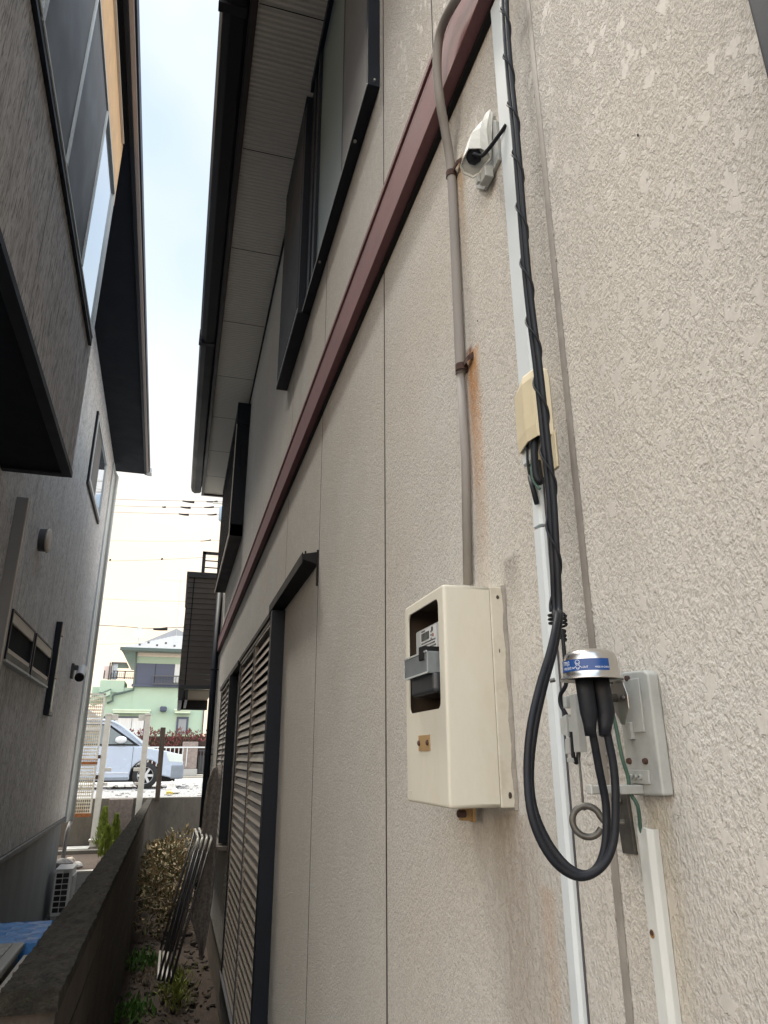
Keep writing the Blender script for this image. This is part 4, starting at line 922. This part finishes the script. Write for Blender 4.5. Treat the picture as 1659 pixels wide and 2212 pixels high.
rd=random.Random(77); o=MB()
for i in range(260): 
    x=rd.uniform(-.98,-.62);y=rd.uniform(13,14.3); o.leaf((x,y,-1.44+rd.random()*.28),(rd.uniform(-1,1),rd.uniform(-1,1),rd.uniform(.2,1)),(rd.uniform(-1,1),rd.uniform(-1,1),.4),.06,.015)
tag(o.build('bare_shrub',mat('grey_twig',(.25,.23,.21),.8,.3,9,60,0)),'small grey twiggy shrub behind the boundary wall','shrub')
# white posts, mesh gate, wood post
def post(x,y,z0,z1,label,sd):
    o=thing('white_post',label,'post',(x,y,z0),'white painted gate posts')
    MB().box(x-.05,x+.05,y-.05,y+.05,z0+.11,z1).build('shaft',M_wwhite,o,.006)
    MB().box(x-.075,x+.075,y-.07,y+.07,z0+.09,z0+.12).box(x-.055,x+.055,y-.05,y+.05,z0,z0+.09).build('foot',M_wwhite,o,.004)
    MB().box(x-.06,x+.06,y-.06,y+.06,z1,z1+.03).box(*(sorted((x+sd*.05,x+sd*.17))),y-.03,y+.03,z1-.09,z1+.01).build('cap',M_wwhite,o,.004)
    MB().box(*(sorted((x+sd*.05,x+sd*.16))),y-.03,y+.03,z1-.98,z1-.92).box(*(sorted((x+sd*.05,x+sd*.12))),y-.03,y+.03,z1-1.22,z1-1.17).build('hinge',M_wwhite,o,.004)
    return o
post(-1.245,14.4,-1.455,.76,'left white painted metal post next to the mesh gate',1)
post(-.545,14.4,-1.455,.76,'right white painted metal post rising behind the boundary wall',-1)
mg=thing('mesh_gate','rust-stained white expanded metal gate hanging from the left white post','gate',(-1.55,14.35,-.95))
gx0,gx1,gz0,gz1=-2.02,-1.335,-.96,1.14
fr=MB(); fr.box(gx0,gx0+.03,14.33,14.36,gz0,gz1); fr.box(gx1-.03,gx1,14.33,14.36,gz0,gz1); fr.box(gx0,gx1,14.33,14.36,gz1-.025,gz1+.0); 
fr.box(gx0+.03,gx1-.03,14.33,14.36,.48,.535)
fr.build('frame',M_wwhite,mg,.003)
fr=MB(); fr.box(gx0,gx1,14.328,14.362,gz0-.01,gz0+.05); fr.box(gx0,gx1,14.325,14.365,-.10,-.055); fr.box(gx0,gx1,14.325,14.365,-.03,-.015); fr.build('rusty_rail',mat('orange_rust_steel',(.30,.11,.035),.8,.3,20,90,.001),mg,.002)
MB().box(gx0+.03,gx1-.03,14.345,14.347,gz0+.05,gz1-.02).build('mesh_panel',perforated(),mg)
MB().box(gx1,gx1+.04,14.33,14.36,-.35,-.28).box(gx1,gx1+.04,14.33,14.36,.0,.06).each('latch',M_rust,mg,.002)
p=ony(342,1715,14.72); p2=ony(352,1580,14.72)
tag(MB().hexa([(p.x-.05,14.66,-.75),(p.x+.035,14.66,-.75),(p.x+.035,14.76,-.75),(p.x-.05,14.76,-.75),(p2.x-.05,14.66,.56),(p2.x+.045,14.66,.56),(p2.x+.045,14.76,.56),(p2.x-.05,14.76,.56)]).build('wood_post',M_wood,bevel=.008),'weathered brown wooden post at the end of the boundary wall','post')
# tarp and plastic box
tp=[onz(0,1993,-.93),onz(80,1993,-.93)]
T=MB(); P=[]
for i in range(13):
    row=[]
    for j in range(13):
        x=-1.5+(.80)*j/12+.0; y=4.88+.60*i/12; x=-1.5+.845*j/12+.012*i/12*0
        row.append((x,y,-.975+.008*math.sin(i*1.9+j)*math.sin(j*1.7)+(.0)))
    P.append(row)
ta=thing('blue_tarpaulin','blue plastic tarpaulin draped over a stack beside the boundary wall','tarpaulin',(-1.0,4.8,-1.94))
T.grid(P); xr=-.655
T.grid([[(xr,4.88+.60*i/12,-.975+.008*math.sin(i*1.9+12)*math.sin(12*1.7)) for i in range(13)],[(xr+.035+.012*math.sin(i*1.6),4.83+.68*i/12,-1.20) for i in range(13)],[(xr+.06+.03*math.sin(i*1.4),4.80+.72*i/12,-1.6) for i in range(13)]])
T.grid([[(-1.5+.845*j/12,4.88,-.975) for j in range(13)],[(-1.5+.86*j/12,4.86+.012*math.sin(j*1.9),-1.6) for j in range(13)]])
T.grid([[(-1.5+.845*j/12,5.48,-.975) for j in range(13)],[(-1.5+.86*j/12,5.51+.012*math.sin(j*1.9),-1.6) for j in range(13)]])
T.build('sheet',M_bluet,ta,smooth=False,solid=.002)
MB().box(-1.48,-.69,4.92,5.44,-1.94,-.99).build('stack',M_gbox,ta)
pb=thing('storage_box','beige-grey plastic storage box with a ribbed lid beside the boundary wall','storage box',(-1.1,4.0,-1.94))
def lid(a): pass
bx=MB(); bx.box(-1.5,-.725,4.12,4.80,-1.94,-.99); bx.build('body',M_gbox,pb,.02,seg=3)
bx=MB(); bx.box(-1.52,-.705,4.10,4.82,-.99,-.955); bx.build('lid_rim',M_gbox,pb,.012,seg=3)
bx=MB()
for i in range(7): bx.box(-1.48,-.76,4.15+i*.09,4.225+i*.09,-.955,-.945)
bx.build('lid_ribs',M_gbox,pb,.006)
tag(MB().box(-.70,-.63,4.1,4.78,-1.94,-1.01).build('leaning_board',M_pale,bevel=.004),'pale cream panel standing between the plastic box and the boundary wall','panel')

# ================================================================== BEYOND: CAR, HOUSES, HEDGE, WIRES
YC=19.2; GC=-.70
car=thing('parked_car','pale blue silver car parked on the gravel facing right','car',(-1.9,YC+.8,GC))
def cx_(u,v): p=ony(u,v,YC); return p.x,p.z
XFr=.20   # nose
def prof(pts,y0,y1,inset=0): 
    return MB().prism([(x,y0,z) for x,z in pts],(0,y1-y0,0))
Z=lambda h:GC+h
wheel=-.655; wr=.305
arch=[(wheel+.37*math.cos(a),Z(.30)+.37*math.sin(a)) for a in [math.radians(k) for k in range(0,181,15)]]
rear=-3.19; arch2=[(rear+.37*math.cos(a),Z(.30)+.37*math.sin(a)) for a in [math.radians(k) for k in range(0,181,15)]]
body=[(XFr,Z(.36)),(XFr+.015,Z(.60)),(XFr-.03,Z(.74)),(XFr-.10,Z(.80)),(-.35,Z(.90)),(-.82,Z(.985)),(-3.9,Z(.98)),(-4.0,Z(.7)),(-3.97,Z(.3)),(rear-.37,Z(.24))]+arch2[::-1]+[(wheel-.37,Z(.20))]+arch[::-1]+[(XFr-.05,Z(.20))]
prof(body,YC,YC+1.6).build('body',M_silver,car,.035,seg=4,smooth=False)
def cabin(z0,z1,xa,xb,xc,xd,ins0,ins1,mb_):
    return mb_.hexa([(xa,YC+ins0,z0),(xd,YC+ins0,z0),(xd,YC+1.6-ins0,z0),(xa,YC+1.6-ins0,z0),(xb,YC+ins1,z1),(xc,YC+ins1,z1),(xc,YC+1.6-ins1,z1),(xb,YC+1.6-ins1,z1)])
cabin(Z(.96),Z(1.60),-3.95,-3.75,-1.56,-.68,.03,.17,MB()).build('cabin',M_silver,car,.05,seg=4)
cabin(Z(1.0),Z(1.50),-3.9,-3.72,-1.62,-.86,.012,.121,MB()).build('cabin_glass',M_blk,car)
# side glass, pillars
k=MB(); k.prism([(-1.0,YC-.001,Z(1.03)),(-1.66,YC+.095,Z(1.47)),(-2.20,YC+.10,Z(1.48)),(-2.33,YC-.001,Z(1.03))],(0,.01,0)); k.build('side_window',NT('tinted_car_glass').fin((.16,.19,.20),.08,None,0,.8),car)
k=MB(); k.prism([(-.68,YC+.30,Z(1.0)),(-1.50,YC+.36,Z(1.57)),(-1.50,YC+1.25,Z(1.57)),(-.68,YC+1.3,Z(1.0))],(.02,0,.02)); k.build('windscreen',M_mirr,car)
k=MB(); k.tube([(-.72,YC+.02,Z(.985)),(-1.12,YC+.07,Z(1.30)),(-1.50,YC+.13,Z(1.54)),(-1.9,YC+.16,Z(1.60)),(-3.7,YC+.16,Z(1.59))],.032,8); k.build('roof_pillar',M_silver,car,smooth=True)
MB().blob((-1.30,YC-.07,Z(1.13)),(.14,.06,.085),8,.03,1).build('wing_mirror',mat('white_mirror',(.62,.65,.68),.3,.02,4,60,0),car,smooth=True)
MB().prism([(XFr-.02,YC-.006,Z(.79)),(-.22,YC-.006,Z(.83)),(-.12,YC-.006,Z(.62)),(XFr+.005,YC-.006,Z(.60))],(0,.2,0)).build('headlight',mat('clear_lamp',(.62,.68,.66),.15,.05,4,60,0),car,.01)
MB().box(XFr-.27,XFr+.045,YC-.012,YC+1.61,Z(.22),Z(.55)).build('front_bumper',M_trim,car,.04,seg=4)
MB().box(-3.9,-1.05,YC-.008,YC+.01,Z(.20),Z(.27)).build('sill_trim',M_trim,car,.004)
k=MB(); k.box(-1.00,-.992,YC-.004,YC+.01,Z(.30),Z(.97)); k.box(-2.36,-2.352,YC-.004,YC+.01,Z(.30),Z(.97)); k.build('door_gap',M_blk,car)
MB().box(-3.7,-1.05,YC-.012,YC+.01,Z(.36),Z(.385)).build('side_moulding',mat('pale_moulding',(.62,.66,.72),.3,.02,4,60,0),car)
MB().box(-3.9,XFr-.15,YC+.1,YC+1.5,Z(.16),Z(.5)).build('underbody',M_blk,car)
for wx_ in (wheel,rear):
    wh=MB().lathe([(.19,-.1),(.285,-.1),(wr,-.07),(wr,.07),(.285,.1),(.19,.1)],(wx_,YC+.10,Z(wr)),36,(0,-1,0)).build('wheel',M_tyre,car,smooth=True)
    k=MB().lathe([(.20,.085),(.18,.09),(.175,.06)],(wx_,YC+.10,Z(wr)),36,(0,-1,0))
    for i in range(6):
        a=i*PI/3; c_=Vector((wx_,YC+.02,Z(wr))); d=Vector((math.cos(a),0,math.sin(a))); k.bar(c_,c_+d*.185,.055,.02,(0,1,0))
    k.cyl((wx_,YC+.03,Z(wr)),(wx_,YC+.0,Z(wr)),.05,14)
    k.build('rim',mat('alloy',(.60,.62,.64),.3,.03,4,60,0,metal=.3),wh)
    MB().lathe([(.0001,.02),(.19,.02)],(wx_,YC+.10,Z(wr)),24,(0,-1,0)).build('hub_dark',M_blk,wh)
# bag on gravel
p=ony(371,1690,16.4)
bg_=thing('crumpled_bag','crumpled white plastic bag with a yellow end on the gravel in front of the car','bag',(p.x,16.4,-.70))
MB().blob((p.x,16.4,-.60),(.10,.10,.13),8,.22,3).blob((p.x+.07,16.3,-.66),(.12,.09,.05),8,.25,4).build('white_plastic',M_wwhite,bg_)
MB().blob((p.x-.02,15.9,-.67),(.07,.07,.05),6,.25,5).build('yellow_end',mat('yellow_plastic',(.55,.42,.05),.5,.2,9,60,0),bg_)
scatter('stray_stones','larger pale stones lying on the gravel','stones',M_stone,160,(-4,1.2),(15.1,23),-.70,(.015,.05),8)
# stone gate pillar, railing and hedge
YH=30.6; sx=YH/28
def hx_(x,z): return x*sx,z*sx
def Q(x,y,Y): return ony((300+x*.3315)*.54,(2400+y*.3315)*.54,Y)
def R8(x,y,Y): return ony((250+x*.3617)*.54,(2850+y*.3617)*.54,Y)
a=R8(1330,325,YH); b=R8(1475,650,YH)
gpz=thing('stone_gate_pillar','pink-grey brick gate pillar in front of the red hedge','pillar',((a.x+b.x)/2,YH,-.66))
MB().box(a.x,b.x,YH-.25,YH+.2,-.40,a.z).build('brick_shaft',M_pstone,gpz,.02)
MB().box(a.x-.04,b.x+.04,YH-.3,YH+.25,-.66,-.40).build('base',M_block,gpz,.02)
gt=MB()
for i in range(9): gt.box(b.x+.12+i*.11,b.x+.15+i*.11,YH-.05,YH,-.5,a.z-.35)
gt.box(b.x+.05,b.x+1.1,YH-.05,YH,a.z-.35,a.z-.3); gt.box(b.x+.05,b.x+1.1,YH-.05,YH,-.55,-.5); gt.box(b.x+.06,b.x+1.1,YH+.02,YH+.04,-.6,.1)
tag(gt.build('iron_gate',M_dkgrey),'dark iron gate right of the brick pillar','gate')
rlx=MB(); zr=R8(1200,385,YH).z
rlx.box(-9,b.x,YH-.28,YH-.24,zr-.03,zr+.02); rlx.box(b.x,b.x+1.2,YH-.28,YH-.24,zr-.03,zr+.02)
for i in range(60): rlx.box(-9+i*.16,-8.97+i*.16,YH-.27,YH-.25,-.3,zr)
tag(rlx.build('low_railing',M_ltrim),'low pale railing in front of the red hedge','railing')
tag(MB().box(-10,a.x-.02,YH-.35,YH-.1,-.66,-.28).build('low_street_wall',M_pstone,bevel=.01),'low stone wall under the railing along the street','wall')
hd=thing('red_hedge','long clipped hedge with red young leaves along the street','hedge',(-2.5,YH+.4,-.66))
zt=R8(900,225,YH).z; rd=random.Random(31); ra=MB(); rb=MB()
for i in range(6500):
    x=rd.uniform(-6,1.35); y=YH-.1+rd.random()**1.6*.7; h=zt+.12*math.sin(x*5)*.5+.08*math.sin(x*17); z=rd.uniform(-.5,h+.05)
    if x>a.x-.05 and z<a.z and y<YH+.3: continue
    t=(z+.5)/(h+.5); dst=ra if rd.random()<(.35+.6*t) else rb
    dst.leaf((x,y,z),(rd.uniform(-.5,.5),rd.uniform(-.8,.2),rd.uniform(.2,1)),(rd.uniform(-1,1),-1,rd.uniform(-.5,.5)),rd.uniform(.08,.16),rd.uniform(.03,.06))
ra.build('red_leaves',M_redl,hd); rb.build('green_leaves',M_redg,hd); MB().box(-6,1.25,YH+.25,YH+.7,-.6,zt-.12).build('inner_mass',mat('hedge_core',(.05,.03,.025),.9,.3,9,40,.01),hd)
# green house
YG=36.0; K=YG/28
gh=thing('green_house','mint green two-storey house with a pale grey hip roof and navy shutters','house',(0,YG,-.66))
def G(x,y): p=Q(x,y,YG); return p.x,p.z
xr_,_=G(1555,1235); xl_,ze=G(755,620); _,zbt=G(700,1085); xb,_=G(430,955)
MB().box(xl_,xr_+0,YG,YG+8,-.66,ze+.05).build('upper_wall',M_mint,gh)
x0g,_=G(380,1300); MB().box(x0g-.1,xl_-.002,YG+.02,YG+8,-.66,zbt+.1).build('lower_wall',M_mint,gh)
MB().box(G(430,0)[0],G(715,0)[0],YG-.05,YG+2,G(0,1110)[1],G(0,958)[1]).build('balcony_wall',M_mint,gh,.02)
MB().box(G(330,0)[0],G(430,0)[0]-.01,YG+.6,YG+3,G(0,1160)[1],G(0,1027)[1]).build('side_balcony_wall',M_mint,gh,.02)
# roof
ex0,ez=G(560,597); ex1,_=G(1900,600); px_,pz_=G(1195,412)
rf=MB().add([(ex0,YG-.7,ez),(ex1,YG-.7,ez),(ex1,YG+8.7,ez),(ex0,YG+8.7,ez),(px_,YG+4,pz_+.55),(px_+.6,YG+4,pz_+.55)],[(0,1,5,4),(1,2,5),(2,3,4,5),(3,0,4)])
RF=rf.build('roof',M_slate,gh)
ln=MB()
for i in range(1,13):
    t=i/13; y=YG-.7+4.7*t; z=ez+(pz_+.55-ez)*t+.012; xa=ex0+(px_-ex0)*t; xb_=ex1+(px_+.6-ex1)*t; ln.box(xa,xb_,y-.012,y+.012,z-.01,z+.012)
ln.build('slate_courses',M_lgrey,RF)
sg_=MB()
for i in range(6):
    p=Q(780+i*105,565-(i%2)*18,YG-.1); sg_.box(p.x-.05,p.x+.05,YG-.25,YG-.2,ez+.18+(i%2)*.12,ez+.27+(i%2)*.12)
sg_.build('snow_guard',M_dkgrey,RF)
MB().add([(Q(745,470,YG+5).x,YG+5,Q(745,480,YG+5).z-.3),(Q(1225,345,YG+5).x,YG+5,Q(1225,345,YG+5).z),(Q(1700,470,YG+5).x,YG+5,Q(745,480,YG+5).z-.3),(Q(1225,345,YG+5).x,YG+8,Q(1225,345,YG+5).z)],[(0,1,3),(1,2,3),(0,1,2)]).build('rear_roof',M_slate,gh)
MB().box(ex0,ex1,YG-.78,YG-.70,ez-.14,ez+.02).build('eave_gutter',mat('dark_green_gutter',(.05,.08,.075),.5,.1,4,40,0),gh,.01)
MB().box(ex0+.05,ex1,YG-.69,YG+.0,ez-.12,ez-.03).build('eave_soffit',mat('grey_green_soffit',(.20,.22,.19),.8,.1,4,40,0),gh)
MB().box(xl_+.02,ex1,YG-.06,YG-.005,ez-.30,ez-.12).build('frieze_board',M_pale,gh)
x0_,z1_=G(740,765); x1_,z0_=G(1160,1025)
sh=MB().box(x0_-.05,x1_+.1,YG-.12,YG-.005,z0_,z1_).build('upper_shutters',M_bluesh,gh,.01)
MB().box((x0_+x1_)/2+.05,(x0_+x1_)/2+.07,YG-.13,YG-.121,z0_,z1_).build('shutter_joint',M_blk,sh)
MB().box(x1_+.101,x1_+1.2,YG-.10,YG-.005,z0_+.1,z1_).build('upper_window',M_curt,gh)
MB().box(x0_-.1,x1_+1.3,YG-.16,YG-.0,z0_-.12,z0_-.001).build('window_ledge',M_bluesh,gh)
rl=MB(); xa,za=G(945,920); 
rl.box(xa,xa+3,YG-.32,YG-.28,za-.03,za+.02); rl.box(xa,xa+3,YG-.32,YG-.28,z0_-.02,z0_+.03)
for i in range(20): rl.box(xa+i*.13,xa+i*.13+.025,YG-.31,YG-.29,z0_,za)
rl.build('window_railing',M_dkgrey,gh)
# downpipe
k=MB(); k.tube([Q(760,600,YG-.15),Q(742,640,YG-.12),Q(715,1000,YG-.12),Q(703,1085,YG-.12),Q(600,1112,YG-.12),Q(475,1140,YG-.12),Q(455,1160,YG-.12),Q(455,1215,YG-.12),Q(385,1245,YG-.12)],.05,8,False); k.build('drainpipe',mat('dark_green_pipe',(.06,.09,.085),.5,.1,4,40,0),gh,smooth=True)
# lower shed roof at the left
p1=Q(430,1085,YG-.3);p2=Q(150,1205,YG-.3);p3=Q(380,1245,YG-.3)
MB().prism([p1,p2,Vector((p2.x,p2.y,p2.z-.12)),Vector((p1.x,p1.y,p1.z-.22))],(0,2.5,0)).build('porch_roof',M_mint,gh)
MB().prism([p1+V(0,-.02,.06),p2+V(0,-.02,.06),p2+V(0,-.02,0),p1+V(0,-.02,0)],(0,2.6,0)).build('porch_roof_edge',mat('green_metal_edge',(.10,.16,.14),.5,.1,4,40,0),gh)
# windows downstairs
def wnd(xa,ya,xb,yb,parts,nm='window'):
    A=G(xa,ya);B=G(xb,yb); F_=MB().box(A[0],B[0],YG-.06,YG-.002,B[1],A[1]).build(nm,M_bluesh,gh,.01)
    for (x1,y1_,x2,y2_,m_,n2) in parts:
        a1=G(x1,y1_);b1=G(x2,y2_); MB().box(a1[0],b1[0],YG-.075,YG-.061,b1[1],a1[1]).build(n2,m_,F_)
wnd(350,1402,825,1640,[(490,1425,670,1640,M_curt,'curtain_pane'),(688,1425,815,1640,M_curt,'curtain_pane')])
wnd(1230,1410,1355,1620,[(1252,1440,1330,1620,mat('grey_blind',(.22,.24,.26),.6,.1,4,40,.001,stretch=(.1,1,12)),'blind_pane')])
for xa,xb_ in ((470,905),(1205,1390)):
    A=G(xa,1330);B=G(xb_,1372); MB().box(A[0],B[0],YG-.30,YG-.002,B[1],A[1]).box(A[0]-.04,B[0]+.04,YG-.34,YG-.301,A[1]-.04,A[1]+.03).build('awning',mat('pale_green_trim',(.50,.60,.48),.7,.05,4,40,0),gh,.01)
A=G(1030,1288);B=G(1104,1352); MB().box(A[0],B[0],YG-.35,YG-.002,B[1],A[1]).build('vent_hood',M_bluesh,gh,.06,seg=3)
A=G(1555,1240); MB().box(A[0]+.0,A[0]+.06,YG-.06,YG-.002,-.6,A[1]).build('corner_pipe',M_dkgrey,gh)
rl=MB(); A=G(435,950);B=G(715,950)
rl.box(A[0],B[0],YG-.05,YG+.0,A[1]+.03,A[1]+.07); rl.box(G(560,0)[0],B[0],YG-.05,YG,G(0,850)[1],G(0,840)[1])
for x_ in (460,570,610,700): X_=G(x_,0)[0]; rl.box(X_,X_+.06,YG-.05,YG,A[1],G(0,842)[1])
for i in range(12): X_=A[0]+(B[0]-A[0])*i/12; rl.box(X_,X_+.02,YG-.04,YG-.01,A[1],A[1]+.28)
rl.build('balcony_railing',M_dkgrey,gh)
k=MB(); A=G(440,750);B=G(620,760); k.box(A[0],B[0],YG+.1,YG+2,A[1]-.05,A[1]+.02); X_=A[0]; k.box(X_,X_+.06,YG+.1,YG+.16,G(0,950)[1],A[1]); X_=G(510,0)[0]; k.box(X_,X_+.06,YG+.1,YG+.16,G(0,950)[1],A[1]); k.build('balcony_canopy',M_dkgrey,gh)
tag(MB().box(G(445,0)[0],G(545,0)[0],YG+.3,YG+.32,G(0,940)[1],G(0,775)[1]).build('hanging_towel',mat('pink_towel',(.58,.48,.46),.9,.1,4,40,0),bevel=.004),'pale pink towel hanging on the green house balcony','towel')
tag(MB().box(G(550,0)[0],G(610,0)[0],YG+.2,YG+.22,G(0,945)[1],G(0,745)[1]).build('hanging_shirt',mat('blue_white_cloth',(.45,.52,.60),.9,.3,30,40,0),bevel=.004),'pale blue shirt hanging on the green house balcony','laundry')
# satellite dish and antenna on the roof
p=Q(775,398,YG+1); dd=thing('satellite_dish','round pale satellite dish on the green house roof','satellite dish',(p.x,p.y,p.z-.6))
MB().lathe([(.0001,0),(.16,.02),(.26,.06)],p,24,(-.1,-1,.15)).build('dish',M_ltrim,dd,smooth=True); MB().cyl(p+V(0,.05,0),p+V(0,.05,-.75),.02,8).build('mast',M_lgrey,dd)
p=Q(1228,380,YG+5); pt_=ony(388,1254,YG+5); an=thing('roof_antenna','thin television antenna on a tall mast above the green house','antenna',(p.x,p.y,p.z-.3))
MB().cyl((p.x,p.y,p.z-.4),(pt_.x+.05,p.y,pt_.z),.016,6).build('mast',M_lgrey,an)
k=MB(); k.cyl((pt_.x-1.0,p.y,pt_.z),(pt_.x+.35,p.y,pt_.z),.014,6)
for i in range(8): k.cyl((pt_.x-.9+i*.16,p.y-.25,pt_.z),(pt_.x-.9+i*.16,p.y+.25,pt_.z),.008,5)
k.build('elements',M_lgrey,an)
# pale house far left, distant
ff=thing('distant_house','pale far house partly hidden behind the mesh gate','house',(-8.5,48,-.66))
MB().box(-13,-4.6,48,54,-.66,2.2).build('wall',mat('off_white_wall',(.55,.55,.52),.8,.1,3,40,0),ff); MB().prism([(-13.3,47.6,2.2),(-4.3,47.6,2.2),(-5.6,47.6,3.0),(-12,47.6,3.0)],(0,7,0)).build('roof',M_slate,ff)
# small house right behind
gh2=thing('neighbour_house','cream house sliver seen right of the green house','house',(2.6,40,-.66))
MB().box(1.22*K+.15,6,41,46,-.66,4.2).build('wall',mat('cream_wall',(.60,.56,.46),.8,.1,3,40,0),gh2)
# utility pole at the right (mostly hidden) with transformer and wires
YW=46.0
up_=thing('utility_pole','grey concrete utility pole with crossarm insulators, partly hidden by the cream house','utility pole',(1.75,YW,-.66))
tpz=ony(476,1110,YW)
MB().cyl((tpz.x+.75,YW,-.66),(tpz.x+.75,YW,17.5),.17,14).build('pole',M_block,up_,smooth=True)
MB().lathe([(.0001,.55),(.22,.5),(.32,.38),(.33,-.45),(.28,-.55),(.0001,-.56)],(tpz.x+.22,YW-.2,tpz.z),20).build('transformer',mat('blue_grey_tank',(.22,.31,.42),.5,.08,3,40,0),up_,smooth=True)
k=MB(); k.bar((tpz.x-.55,YW,tpz.z+.75),(tpz.x+1.4,YW,tpz.z+.75),.1,.1); k.bar((tpz.x-.3,YW,tpz.z+1.5),(tpz.x+1.4,YW,tpz.z+1.5),.1,.1); k.build('crossarm',M_lgrey,up_)
up2=thing('utility_pole','thin distant pole with a short crossarm above the mesh gate','utility pole',(-6.5,60,-.66))
p=ony(192,1472,60); q_=ony(187,1513,60); MB().cyl((q_.x,60,-.66),(p.x,60,p.z),.07,8).build('pole',M_bolt,up2); MB().bar((q_.x-.7,60,q_.z+.6),(q_.x+.5,60,q_.z+.4),.08,.08).build('crossarm',M_bolt,up2)
def wire(pts,r,label,m,extra=None):
    o=thing('power_line',label,'power line',ony(*pts[0],YW),'overhead power lines')
    P_=[ony(u,v,YW) for u,v in pts]; a_=P_[0]+(P_[0]-P_[1])*2.2; z_=P_[-1]+(P_[-1]-P_[-2])*1.0
    MB().tube([a_]+P_+[z_],r,6).build('wire',m,o,smooth=True)
    if extra:
        k=MB()
        for (u0,u1,v0,v1,rr_) in extra: k.tube([ony(u0,v0,YW),ony((u0+u1)/2,(v0+v1)/2+.6,YW),ony(u1,v1,YW)],[rr_*.5,rr_],8)
        k.each('splice',M_blk,o)
M_wire=mat('wire_grey',(.12,.12,.11),.6,.1,3,40,0)
wire([(240,1078),(340,1081),(468,1083)],.016,'topmost power line with a thick black splice near the pole',M_wire,[(394,420,1082,1085,.085),(446,470,1084,1083,.07)])
wire([(238,1092),(340,1095),(466,1096)],.016,'second power line from the top with two black splices',M_wire,[(390,412,1095,1097,.085),(441,462,1096,1095,.07),(350,358,1095,1095,.07)])
wire([(237,1106),(340,1109),(470,1112)],.016,'third power line from the top with a black splice',M_wire,[(386,408,1110,1112,.085),(448,468,1112,1111,.07)])
wire([(232,1168),(340,1169),(456,1168)],.012,'single thin line midway between the high wires and the balcony',M_wire,[(433,456,1169,1166,.04)])
wire([(228,1212),(340,1209),(440,1204)],.014,'thin line just above the balcony rail',M_wire,[(236,239,1210,1208,.07),(348,351,1209,1206,.07)])
wire([(215,1293),(300,1297),(395,1299)],.012,'thin line between the balcony and the green roof',M_wire)
wire([(205,1350),(262,1353),(320,1357),(392,1355)],.026,'thick dark cable with a black box just above the green roof',M_wire,[(331,362,1359,1358,.12)])
wire([(200,1392),(300,1390),(390,1388)],.008,'faint thin line at roof level left of the green house',M_wire)
